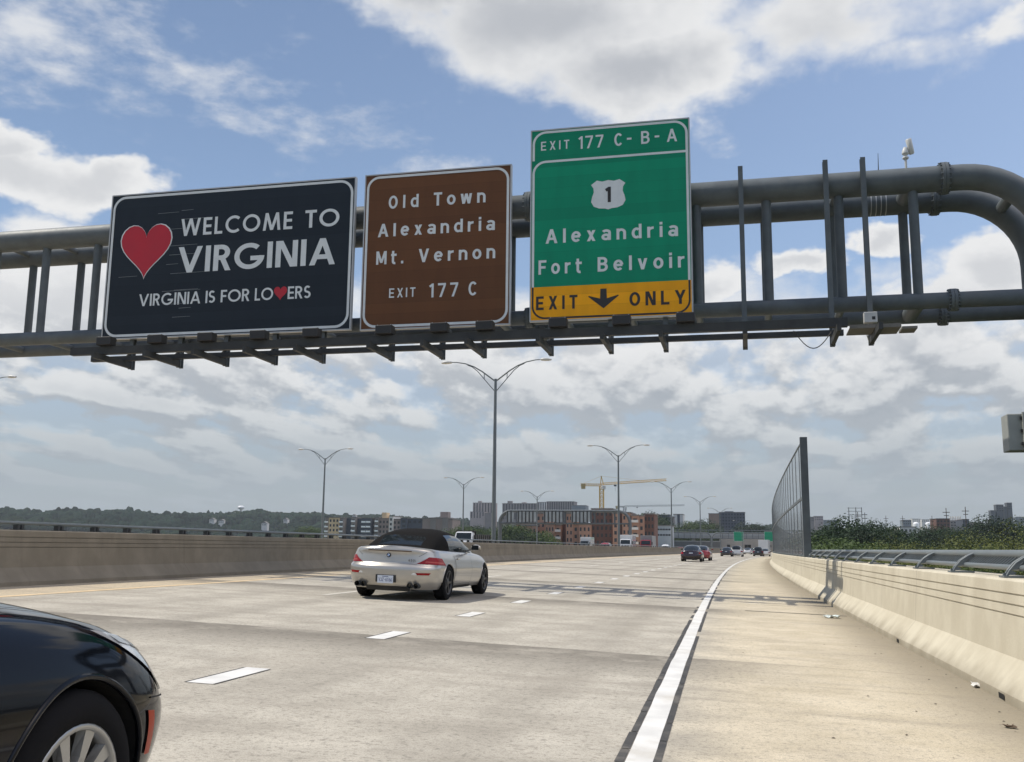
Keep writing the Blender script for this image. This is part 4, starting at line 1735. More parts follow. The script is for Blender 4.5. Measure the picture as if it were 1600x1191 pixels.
def cut_arches(o, axles, r, W, rise=0.):
    """wheel arches cut out of the shell; the cut faces take the dark wheel-well material"""
    cut = bpy.data.meshes.new('arch_cut')
    mb = MB()
    for y, zc in axles:
        for sgn in (-1, 1):
            xa, xb = sgn * (W / 2 - .33), sgn * (W / 2 + .2)
            mb.path([(xa, y, zc), (xb, y, zc)], r, 40, 0, True, False)
    me = mb.mesh('arch_cut', M['well'])
    c = bpy.data.objects.new('arch_cut', me)
    COL.objects.link(c)
    c.parent = o.parent
    bm = bmesh.new()
    bm.from_mesh(me)
    bmesh.ops.remove_doubles(bm, verts=bm.verts, dist=1e-5)
    bmesh.ops.recalc_face_normals(bm, faces=bm.faces)
    bm.to_mesh(me)
    bm.free()
    md = o.modifiers.new('arches', 'BOOLEAN')
    md.operation = 'DIFFERENCE'
    md.object = c
    md.solver = 'EXACT'
    md.material_mode = 'TRANSFER'
    bpy.context.view_layer.update()
    dg = bpy.context.evaluated_depsgraph_get()
    nm = bpy.data.meshes.new_from_object(o.evaluated_get(dg), depsgraph=dg)
    o.modifiers.clear()
    old = o.data
    o.data = nm
    nm.name = old.name
    bpy.data.objects.remove(c)
    bm = bmesh.new()
    bm.from_mesh(nm)
    for f in bm.faces:
        if f.material_index == 1:
            f.smooth = False
    for e in bm.edges:
        if len(e.link_faces) == 2 and (e.link_faces[0].material_index == 1) != (e.link_faces[1].material_index == 1):
            e.smooth = False
    bm.to_mesh(nm)
    bm.free()


WHEELS = {}


def wheel_mesh(r, w_, rim_mat, spokes=10, detail=True):
    key = (r, w_, rim_mat.name, spokes, detail)
    if key in WHEELS:
        return WHEELS[key]
    n = 40 if detail else 18
    rr_ = r * .70
    ty = MB().lathe([(rr_ - .01, -w_ / 2 + .02), (rr_, -w_ / 2), (r * .86, -w_ / 2 - .004), (r * .95, -w_ / 2 + .012), (r, -w_ / 2 + .035), (r, w_ / 2 - .035), (r * .95, w_ / 2 - .012), (r * .86, w_ / 2 + .004), (rr_, w_ / 2), (rr_ - .01, w_ / 2 - .02)],
                    axis='x', n=n).mesh('wheel', M['tyre'])
    mb = MB()
    f = w_ / 2
    mb.lathe([(rr_ - .003, f - .045), (rr_ + .004, f - .004), (rr_ - .018, f + .002), (rr_ - .03, f - .03), (rr_ - .035, -f * .4)], axis='x', n=n)
    mb.lathe([(rr_ - .04, -f * .35), (.0, -f * .35)], axis='x', n=n, mi=1)
    mb.lathe([(.085, f - .07), (.075, f - .022), (.035, f - .014), (0, f - .014)], axis='x', n=16)
    for k in range(spokes):
        a = 2 * PI * k / spokes
        d = Vector((0, math.cos(a), math.sin(a)))
        e = Vector((0, -math.sin(a), math.cos(a)))
        vs = []
        for (rad, hwid, x, th) in ((.06, .030, f - .020, .03), (rr_ * .55, .021, f - .012, .03), (rr_ - .022, .034, f - .010, .028)):
            c = d * rad
            vs += [c + e * hwid * .75 + Vector((x, 0, 0)), c - e * hwid * .75 + Vector((x, 0, 0)), c - e * hwid + Vector((x - th, 0, 0)), c + e * hwid + Vector((x - th, 0, 0))]
        fs = []
        for i in range(2):
            for j in range(4):
                j2 = (j + 1) % 4
                fs.append((i * 4 + j, i * 4 + j2, (i + 1) * 4 + j2, (i + 1) * 4 + j))
        mb.add(vs, fs, 0, False)
    rim = mb.mesh('rim', [rim_mat, M['well']])
    WHEELS[key] = (ty, rim)
    return ty, rim


def add_wheels(root, axles, W, r, w_, rim_mat, spokes=10, detail=True, inset=.0):
    ty, rim = wheel_mesh(r, w_, rim_mat, spokes, detail)
    for y, z in axles:
        for sgn in (-1, 1):
            a = bpy.data.objects.new('wheel', ty)
            COL.objects.link(a)
            a.parent = root
            a.location = (sgn * (W / 2 - w_ / 2 - inset), y, z)
            a.rotation_euler = (0, 0, 0 if sgn > 0 else PI)
            b = bpy.data.objects.new('rim', rim)
            COL.objects.link(b)
            b.parent = a


def cabin(stations, vs_, hull, inset):
    """greenhouse grid: stations are (y at the sill, y at the roof centre, roof centre height, half width at the sill);
    returns rows of points from right sill over the roof to left sill"""
    rows = []
    for (yl, yt, zt, xb) in stations:
        zl = hull.zt(yl) - inset
        half = []
        for v in vs_:
            a = v * PI / 2
            x = xb * math.cos(a) ** .62 if v < 1 else 0.
            z = zl + (zt - zl) * math.sin(a) ** .9
            y = yl + (yt - yl) * math.sin(a)
            half.append(Vector((x, y, z)))
        rows.append(half + [Vector((-p.x, p.y, p.z)) for p in reversed(half[:-1])])
    return rows


def split_grid(rows, which, name_mats, root):
    """which(i, j) names the part that owns a grid cell"""
    parts = {}
    n, m_ = len(rows), len(rows[0])
    for i in range(n - 1):
        for j in range(m_ - 1):
            parts.setdefault(which(i, j), []).append((i, j))
    out = []
    for key, cells in parts.items():
        if key is None:
            continue
        nm, mt = name_mats[key]
        idx, vs, fs = {}, [], []
        for i, j in cells:
            f = []
            for a, b in ((i, j), (i, j + 1), (i + 1, j + 1), (i + 1, j)):
                if (a, b) not in idx:
                    idx[(a, b)] = len(vs)
                    vs.append(rows[a][b])
                f.append(idx[(a, b)])
            fs.append(tuple(f))
        o = MB().add(vs, fs, 0, True).build(nm, mt, root)
        out.append(o)
    return out


def densify(st, k):
    cols = list(zip(*st))
    f = [smooth_interp(range(len(st)), c) for c in cols]
    n = (len(st) - 1) * k
    return [tuple(g(i / k) for g in f) for i in range(n + 1)]


def on_road(px, py, Y, u=None):
    p = at(px, py, Y)
    if u is None:
        u = p.x - curve(Y)
    return Vector((u + curve(Y), Y, road_z(u)))


def heading(y):
    return -math.atan(C_A + 2 * C_B * y)


# ---------------- the silver convertible
def silver_car():
    L, W = 4.82, 1.86
    hull = Hull(L, W, lambda y: .21,
                shoulder=((0, .985), (.15, .985), (.6, .96), (1.0, .945), (1.8, .925), (2.9, .90), (3.3, .885), (3.9, .83), (4.4, .74), (4.75, .63), (4.82, .60)),
                crown=((0, .012), (.2, .035), (.7, .05), (1.2, .04), (3.0, .05), (3.4, .09), (4.2, .09), (4.7, .05), (4.82, .03)),
                rear=((0, .13), (.10, .06), (.25, .012), (.42, .0), (.52, .005), (.575, .035), (.61, .085), (.70, .10), (.85, .112), (.93, .10), (.97, .105), (1, .135)),
                front=((0, .18), (.3, .02), (.6, .0), (.85, .05), (1, .14)),
                width=((0, .90), (.12, .955), (.35, .992), (.55, 1.0), (.62, .985), (.80, .955), (.93, .905), (.975, .88), (1, .85)),
                cr=.62, cf=.95, taper=((0, .955), (.9, .985), (1.4, 1.0), (2.0, .985), (2.9, .98), (3.7, 1.0), (4.2, .99), (4.82, .93)), nr=2.45, nf=2.3)
    base = on_road(620, 930, 18.05, -6.62 - curve(18.5))
    root = thing('convertible_car', 'champagne silver convertible with a black cloth top and dark wheels in the next lane', 'car', base, heading(18) + .0)
    root.rotation_euler = (0, -BANK, -.002)
    axles = ((1.10, .335), (3.88, .335))
    mb = MB()
    hull.mesh(mb, 26, (20, 34, 18), 12)
    body = mb.build('body', [M['silver_paint'], M['well']], root)
    fix_normals(body)
    cut_arches(body, axles, .365, W)
    add_wheels(root, axles, W - .02, .335, .245, M['wheel_dark'], 5)
    # cloth top and windows
    vs_ = [0, .05, .14, .28, .42, .52, .60, .70, .80, .90, 1.0]
    st = [(.66, .60, .995, .70), (.78, .86, 1.14, .715), (1.02, 1.15, 1.27, .725), (1.42, 1.50, 1.345, .735), (1.95, 1.90, 1.374, .745), (2.42, 2.22, 1.362, .75), (2.85, 2.50, 1.325, .755), (3.30, 3.05, 1.11, .755), (3.46, 3.42, .965, .74)]
    rows = cabin(densify(st, 3), vs_, hull, .03)

    def which(i, j):
        jj = j if j < 10 else 19 - j
        if 1 <= i < 5 and jj >= 7:
            return 'rear'
        if 10 <= i < 13 and 1 <= jj < 5:
            return 'quarterR' if j < 10 else 'quarterL'
        if 13 <= i < 20 and 1 <= jj < 5:
            return 'sideR' if j < 10 else 'sideL'
        if i >= 19 and jj >= 4:
            return 'shield'
        if i >= 18 and jj < 5:
            return 'pillar'
        return 'top'
    split_grid(rows, which, {'rear': ('rear_window', M['glass']), 'sideR': ('side_window', M['glass']), 'sideL': ('side_window', M['glass']), 'quarterR': ('quarter_window', M['glass']), 'quarterL': ('quarter_window', M['glass']),
                             'shield': ('windscreen', M['glass']), 'pillar': ('pillar', M['silver_paint']), 'top': ('soft_top', M['cloth_black'])}, root)
    for ax in axles:
        hull.lip(ax, .368, .014, root, M['silver_paint'], 2, 178)
    sl_ = [(1.26 + .02 * math.sin(i / 10 * PI), .12 + .76 * i / 10) for i in range(11)]
    hull.seam(sl_, root)
    hull.seam([(1.675 - .012 * i / 10, .12 + .76 * i / 10) for i in range(11)], root)
    hull.seam([(1.26 + .415 * i / 14, .115) for i in range(15)], root)
    hull.seam([(k_, .605) for k_ in np.linspace(.0, .37, 10)], root, wid=.008)
    hull.seam([(k_, .598 + .03 * (k_ - 1.06)) for k_ in np.linspace(1.05, 1.10, 5)], root)
    hull.seam([(.40 + .20 * i / 8, .80 + .13 * i / 8) for i in range(9)], root)
    # lamps wrap the rear corners
    lens_pale = flat('paler_red_lens', (.42, .06, .05), .25)
    for mir in (False, True):
        mb = MB()
        hull.patch(mb, ((.36, .625), (1.06, .615), (.985, .79), (.60, .80)), .007, 12, 6, mir)
        tl = mb.build('tail_lamp', M['red_lens'], root)
        mb = MB()
        hull.patch(mb, ((.50, .665), (1.02, .655), (1.015, .685), (.53, .695)), .0095, 10, 2, mir)
        mb.build('lamp_band', lens_pale, tl)
        mb = MB()
        hull.patch(mb, ((.40, .355), (.62, .36), (.66, .415), (.37, .408)), .006, 6, 3, mir)
        mb.build('reflector', M['red_lens'], root)
        mb = MB()
        hull.patch(mb, ((.30, .36), (.398, .356), (.368, .408), (.33, .408)), .006, 4, 3, mir)
        mb.build('reversing_lamp', M['clear_lens'], root)
        sg_ = -1 if mir else 1
        for dx in (.46, .585):
            mb = MB()
            mb.lathe([(.046, .0), (.05, -.005), (.05, .25)], (sg_ * dx, .045, .285), 'y', 18)
            mb.lathe([(.046, .001), (.040, .015), (.038, .12), (0, .12)], (sg_ * dx, .045, .285), 'y', 18, mi=1)
            mb.build('exhaust_tip', [M['steel_dark'], M['well']], root)
        # door skin and its handle
        d = MB()
        hull.patch(d, ((1.28, .10), (1.66, .10), (1.69, .90), (1.26, .90)), .004, 14, 12, mir)
        door = d.build('door', M['silver_paint'], root)
        h = hull.P(1.34, .80, .02)
        MB().bevbox(sg_ * h.x - .014, sg_ * h.x + .014, h.y - .10, h.y + .10, h.z - .014, h.z + .014, .008).build('handle', M['silver_paint'], door)
        mb = MB()
        hull.patch(mb, ((1.20, .0), (1.72, .0), (1.72, .07), (1.20, .07)), .012, 12, 3, mir)
        mb.build('sill', M['black_plastic'], root)
        # mirror
        mb = MB()
        bm_y = 2.88
        P = []
        for i in range(7):
            a = i / 6
            sc = math.sin(PI * (.12 + .76 * a)) ** .6
            P.append([(sg_ * (.86 + .19 * a), bm_y + .07 * math.cos(2 * PI * k / 12) * sc, 1.02 + .065 * math.sin(2 * PI * k / 12) * sc) for k in range(13)])
        mb.grid(P, 0, True, flip=mir)
        mb.poly([P[6][k] for k in (range(12) if not mir else reversed(range(12)))])
        mb.bar((sg_ * .76, bm_y + .03, .94), (sg_ * .9, bm_y, 1.0), .05, .04)
        m_o = mb.build('door_mirror', M['silver_paint'], root)
        MB().add([(sg_ * .88, bm_y - .072, .97), (sg_ * 1.03, bm_y - .072, .97), (sg_ * 1.03, bm_y - .072, 1.065), (sg_ * .88, bm_y - .072, 1.07)], [(0, 1, 2, 3)]).build('mirror_glass', M['glass'], m_o)
    # boot lid seam, third brake lamp, emblem, badge, plate
    yb_ = hull.P(0, .955).y
    mb = MB()
    pts = [hull.P(k, .925, .006) for k in np.linspace(0, .30, 8)]
    P = []
    for k in np.linspace(-.30, .30, 13):
        row = []
        for t in (.905, .93):
            q = hull.P(abs(k), t, .005)
            row.append((q.x * (1 if k >= 0 else -1), q.y, q.z))
        P.append(row)
    mb.grid(P, 0, True)
    mb.build('brake_light_strip', flat('dark_amber_lens', (.075, .035, .012), .3), root)
    e = hull.P(0.0, .81, 0)
    y_e = e.y - .012
    mb = MB()
    mb.lathe([(0, -.004), (.041, -.004), (.043, 0), (.043, .02)], (0, y_e, e.z), 'y', 24)
    em = mb.build('emblem', M['sign_black'], root)
    for q, mt in ((0, 'plate'), (1, 'blue_em'), (2, 'plate'), (3, 'blue_em')):
        pts = [(0, 0)] + arc(0, 0, .027, .027, 90 * q, 90 * q + 90, 6)
        if mt == 'blue_em' and 'blue_em' not in M:
            M['blue_em'] = flat('roundel_blue', (.03, .16, .42), .4)
        mb = MB()
        mb.poly([(a, y_e - .006, e.z + b) for a, b in pts])
        mb.build('emblem_quarter', M[mt], em)
    mb = MB()
    lettering(mb, '650', .415, .545, hull.P(.2, .685).z, .036, hull.P(.26, .69).y - .012, .17) if False else None
    bz = .735
    for ch, xx in (('6', .40), ('5', .445), ('0', .49), ('i', .535)):
        yb2 = hull.P(.14, .68).y - .010
        segs = {'6': [arc(.3, .3, .24, .22, 0, 360, 14)[:-1] + [], [(.08, .32), (.14, .7), (.4, .93)]], '5': [[(.5, .93), (.12, .93), (.1, .55), (.4, .58), (.5, .35), (.35, .07), (.08, .1)]], '0': [arc(.3, .5, .22, .42, 0, 360, 14)], 'i': [[(.15, .0), (.15, .62)], [(.15, .78), (.15, .94)]]}[ch]
        for sgm in segs:
            for q in ribbon(sgm, .13):
                mb.poly([(xx + a * .055, yb2 - .0004, bz + b * .044) for a, b in q])
    mb.build('badge', M['sign_black'], root)
    yp = hull.P(0, .3).y - .004
    pf = MB()
    pf.bevbox(-.20, .20, yp - .012, yp + .05, .335, .475, .008)
    fr = pf.build('plate_recess', M['black_plastic'], root)
    MB().box(-.155, .155, yp - .022, yp - .0125, .318, .462).build('licence_plate', M['plate'], root)
    mb = MB()
    x = -.128
    for ch in 'VJZ-6166':
        if ch == 'J':
            st_ = [[(.4, .95), (.4, .2), (.2, .05), (.05, .2)]]
        elif ch == 'Z':
            st_ = [[(.05, .93), (.45, .93), (.05, .07), (.45, .07)]]
        elif ch == 'V':
            st_ = [[(.02, 1), (.25, .03), (.48, 1)]]
        elif ch == '1':
            st_ = [[(.1, .8), (.26, .97), (.26, 0)]]
        elif ch == '6':
            st_ = [arc(.25, .28, .2, .22, 0, 360, 12), [(.06, .32), (.14, .75), (.4, .95)]]
        else:
            st_ = [[(.1, .5), (.4, .5)]]
        for sgm in st_:
            for q in ribbon(sgm, .12):
                mb.poly([(x + a * .062, yp - .0232, .350 + b * .068) for a, b in q])
        x += .0335
    x = -.045
    mb.box(-.06, .06, yp - .0234, yp - .0231, .437, .448)
    mb.build('plate_lettering', M['blue_ink'], root)
    # lower rear valance
    mb = MB()
    P = []
    for k in np.linspace(-.30, .30, 13):
        row = []
        for t, o in ((.0, -.0), (.035, .012), (.075, .012)):
            q = hull.P(abs(k), t, .004)
            row.append((q.x * (1 if k >= 0 else -1), q.y, q.z - (.03 if t == 0 else 0)))
        P.append(row)
    mb.grid(P, 0, True)
    mb.build('valance', M['black_plastic'], root)
    return root


silver_car()


# ---------------- the dark car beside the camera
def dark_car():
    L, W = 4.95, 1.90
    hull = Hull(L, W, lambda y: .19,
                shoulder=((0, .93), (.4, .96), (1.2, .96), (2.6, .935), (3.3, .92), (3.85, .89), (4.25, .84), (4.6, .775), (4.85, .665), (4.95, .61)),
                crown=((0, .02), (.4, .05), (3.2, .08), (3.8, .08), (4.4, .07), (4.8, .05), (4.95, .03)),
                rear=((0, .12), (.3, .0), (.6, .03), (1, .16)),
                front=((0, .20), (.12, .09), (.3, .02), (.55, .0), (.75, .05), (.9, .13), (1, .24)),
                width=((0, .93), (.12, .965), (.35, .99), (.58, 1.0), (.75, .975), (.88, .93), (.96, .875), (1, .83)),
                cr=.55, cf=.74, taper=((0, .95), (1.0, .99), (2.5, .985), (3.4, .985), (3.95, 1.0), (4.4, .975), (4.95, .93)), nr=2.6, nf=2.2)
    yax = 3.95
    u = -2.03 - W / 2 + .01
    y0 = 2.86 - yax
    root = thing('dark_car', 'dark navy car with a silver wheel, filling the lower left corner', 'car', (u + .0, y0, road_z(u)), 0)
    root.rotation_euler = (0, -BANK, .02)
    root.location.x += .028
    root.location.y += .03
    axles = ((1.02, .335), (yax, .335))
    mb = MB()
    hull.mesh(mb, 40, (14, 60, 46), 22)
    body = mb.build('body', [M['navy_paint'], M['well']], root)
    fix_normals(body)
    cut_arches(body, axles, .372, W)
    hull.lip(axles[1], .376, .012, root, M['navy_paint'], 4, 176)
    hull.seam([(1.60, .08 + .8 * i / 10) for i in range(11)], root, wid=.007)
    add_wheels(root, axles, W - .03, .335, .235, M['alloy'], 10)
    vs_ = [0, .06, .2, .4, .55, .7, .85, 1.0]
    st = [(.55, .62, 1.0, .70), (.95, 1.25, 1.30, .74), (1.5, 1.7, 1.44, .76), (2.1, 2.1, 1.46, .77), (2.8, 2.45, 1.41, .77), (3.5, 3.2, 1.08, .77), (3.68, 3.6, .985, .74)]
    rows = cabin(densify(st, 2), vs_, hull, .03)

    def which(i, j):
        jj = j if j < 7 else 13 - j
        if i < 4 and jj >= 3:
            return 'rear'
        if 3 <= i < 9 and 1 <= jj < 4:
            return 'sideR' if j < 7 else 'sideL'
        if i >= 9 and jj >= 3:
            return 'shield'
        return 'roof'
    split_grid(rows, which, {'rear': ('rear_window', M['glass']), 'sideR': ('side_window', M['glass']), 'sideL': ('side_window', M['glass']), 'shield': ('windscreen', M['glass']), 'roof': ('roof', M['navy_paint'])}, root)
    for mir in (False, True):
        mb = MB()
        hull.patch(mb, ((2.30, .67), (2.66, .64), (2.52, .94), (2.06, .965)), .006, 16, 10, mir)
        hl = mb.build('headlamp', M['clear_lens'], root)
        for (k0, k1, t0, t1) in ((2.13, 2.21, .915, .955), (2.225, 2.30, .90, .94), (2.315, 2.39, .885, .925), (2.405, 2.48, .87, .91)):
            mb = MB()
            hull.patch(mb, ((k0, t0), (k1, t0 - .012), (k1, t1 - .012), (k0, t1)), .009, 4, 3, mir)
            mb.build('lamp_reflector', M['chrome'], hl)
        mb = MB()
        hull.patch(mb, ((2.115, .33), (2.158, .325), (2.13, .565), (2.085, .57)), .006, 6, 10, mir)
        mb.build('side_marker', M['orange_lens'], root)
        mb = MB()
        P = []
        for k in np.linspace(2.12, 2.9, 30):
            P.append([Vector(((-1 if mir else 1) * q.x, q.y, q.z)) for q in (hull.P(k, .632, .0045), hull.P(k, .640, .0045))])
        mb.grid(P, 0, True, flip=mir)
        mb.build('bumper_seam', M['well'], root)
        mb = MB()
        hull.patch(mb, ((2.19, .0), (2.9, .0), (2.9, .10), (2.17, .10)), .008, 20, 3, mir)
        mb.build('lower_lip', M['black_plastic'], root)
    # bonnet shut line
    for sg_ in (-1, 1):
        mb = MB()
        P = []
        for k in np.linspace(1.80, 2.42, 26):
            e = hull.P(k, 1.)
            x = .64 - .04 * max(0, (e.y - 3.5))
            P.append([(sg_ * xx, e.y, e.z + hull.crown(e.y) * (1 - min(1, xx / e.x) ** 2.2) + .003) for xx in (x, x + .009)])
        mb.grid(P, 0, True, flip=sg_ > 0)
        mb.build('bonnet_seam', M['well'], root)
    mb = MB()
    P = []
    for k in np.linspace(2.86, 3.0, 6):
        P.append([hull.P(k, t, .006) for t in (.30, .42, .55, .66)])
    mb.grid(P, 0, True)
    mb.grid([[Vector((-p.x, p.y, p.z)) for p in r] for r in P], 0, True, flip=True)
    mb.build('grille', M['black_plastic'], root)
    return root


dark_car()


# ---------------- ordinary traffic
def paint(name, col):
    return mat(name, col, .25, .05, .06, 1.5, coat=.9, rvar=.03)


PAINTS = {'black': paint('black_car_paint', (.014, .014, .016)), 'red': paint('red_car_paint', (.24, .014, .013)), 'white': paint('white_car_paint', (.58, .59, .60)), 'maroon': paint('maroon_car_paint', (.020, .008, .010)),
          'grey': paint('grey_car_paint', (.16, .17, .18)), 'silver': M['silver_paint']}


def traffic_car(name, label, loc, rz, col, kind='sedan', cat='car', group=None):
    if kind == 'sedan':
        L, W, Hh = 4.75, 1.82, 1.44
        sh = ((0, .92), (.3, .94), (1.0, .93), (2.6, .91), (3.4, .87), (4.2, .76), (4.75, .60))
        st = [(.42, .50, .96, .66), (.95, 1.15, 1.33, .72), (1.6, 1.7, Hh, .74), (2.3, 2.2, Hh, .745), (2.85, 2.5, 1.38, .745), (3.55, 3.25, 1.05, .74), (3.7, 3.65, .95, .70)]
        rearp = ((0, .12), (.3, 0), (.55, .01), (.62, .06), (1, .14))
    else:
        L, W, Hh = 4.75, 1.90, 1.72
        sh = ((0, 1.05), (.3, 1.06), (1.0, 1.06), (2.6, 1.04), (3.4, 1.02), (4.2, .96), (4.75, .80))
        st = [(.16, .22, 1.10, .72), (.30, .42, 1.55, .76), (.75, .85, Hh, .78), (2.3, 2.2, Hh, .79), (2.85, 2.55, 1.66, .79), (3.5, 3.2, 1.25, .78), (3.65, 3.6, 1.06, .74)]
        rearp = ((0, .12), (.3, 0), (.55, .02), (.65, .04), (1, .08))
    hull = Hull(L, W, .21, sh, ((0, .02), (.6, .04), (3.4, .08), (4.4, .07), (4.75, .03)), rearp, ((0, .15), (.4, 0), (.8, .05), (1, .15)),
                ((0, .92), (.3, .985), (.55, 1), (.8, .96), (.95, .89), (1, .85)), .5, .85, nr=2.8)
    root = thing(name, label, cat, loc, rz, group)
    root.rotation_euler = (0, 0, rz)
    axles = ((.98, .33), (3.75, .33))
    mb = MB()
    hull.mesh(mb, 10, (8, 14, 8), 6)
    body = mb.build('body', [PAINTS[col], M['well']], root)
    fix_normals(body)
    cut_arches(body, axles, .36, W)
    add_wheels(root, axles, W - .02, .33, .22, M['alloy'], 5, False)
    vs_ = [0, .06, .2, .4, .55, .75, 1.0]
    rows = cabin(densify(st, 2), vs_, hull, .03)

    def which(i, j):
        jj = j if j < 6 else 11 - j
        if i < 4 and jj >= 3:
            return 'rear'
        if 3 <= i < 9 and 1 <= jj < 4:
            return 'sideR' if j < 6 else 'sideL'
        if i >= 9 and jj >= 3:
            return 'shield'
        return 'roof'
    split_grid(rows, which, {'rear': ('rear_window', M['glass']), 'sideR': ('side_window', M['glass']), 'sideL': ('side_window', M['glass']), 'shield': ('windscreen', M['glass']), 'roof': ('roof', PAINTS[col])}, root)
    for mir in (False, True):
        mb = MB()
        hull.patch(mb, ((.42, .62), (1.04, .62), (1.0, .84), (.5, .84)), .008, 6, 4, mir)
        mb.build('tail_lamp', M['red_lens'], root)
        mb = MB()
        hull.patch(mb, ((2.25, .70), (2.7, .66), (2.62, .88), (2.3, .90)), .008, 6, 4, mir)
        mb.build('headlamp', M['clear_lens'], root)
        sg_ = -1 if mir else 1
        MB().bevbox(sg_ * .99 - .09, sg_ * .99 + .09, 2.95, 3.08, 1.0 if kind == 'sedan' else 1.12, 1.12 if kind == 'sedan' else 1.26, .02).build('door_mirror', PAINTS[col], root)
    y = hull.P(0, .72).y - .012
    z = hull.P(0, .72).z
    if kind != 'sedan':
        z -= .05
    MB().box(-.16, .16, y, y + .01, z - .06, z + .06).build('licence_plate', M['plate'], root)
    MB().box(-.55, .55, hull.P(0, .1).y - .0, hull.P(0, .1).y + .06, .18, .33).build('valance', M['black_plastic'], root)
    return root


TG = 'cars driving ahead on the right hand road'
for px, Y, col, kind, nm, lab in (
        (1079.5, 88, 'maroon', 'sedan', 'sedan_car', 'dark maroon sedan nearest ahead in the lane, right of centre'),
        (1094.5, 99, 'red', 'sedan', 'sedan_car', 'bright red sedan half hidden beside the dark maroon sedan'),
        (1134.5, 160, 'black', 'sedan', 'sedan_car', 'black sedan left of the white off-roader far ahead'),
        (1150.5, 162, 'white', 'suv', 'offroad_car', 'white off-roader beside the black sedan far ahead'),
        (1167.5, 235, 'white', 'sedan', 'sedan_car', 'small far white sedan between the white off-roader and the black off-roader'),
        (1175.5, 262, 'grey', 'sedan', 'sedan_car', 'small far grey sedan left of the black off-roader'),
        (1184.5, 190, 'black', 'suv', 'offroad_car', 'black off-roader near the foot of the noise wall, far ahead'),
        (1195.0, 196, 'white', 'sedan', 'sedan_car', 'white sedan next to the noise wall, right of the black off-roader')):
    p = on_road(px, 868, Y)
    traffic_car(nm, lab, p, heading(Y), col, kind, group=TG)
# oncoming cars of which little more than the roof shows over the left parapet
for px, Y, col, kind, lab in ((396, 62, 'white', 'sedan', 'white car of which only the roof shows over the left parapet, before the hill'),
                              (303, 60, 'grey', 'sedan', 'grey car roof showing over the left parapet left of the white car roof'),
                              (949, 150, 'red', 'suv', 'red car beyond the left parapet, left of the white box truck'),
                              (1041, 190, 'white', 'suv', 'white pickup sized car beyond the left parapet, right of the red truck'),
                              (1064, 240, 'red', 'sedan', 'small red car far beyond the left parapet above the dark maroon sedan')):
    p = at(px, 850, Y)
    zf = .30
    if Y < 100:
        zf = {62: -.02, 60: -.1}[Y] + .30
    c = traffic_car('oncoming_car', lab, (p.x, Y, zf), PI, col, kind, group='vehicles beyond the left parapet')


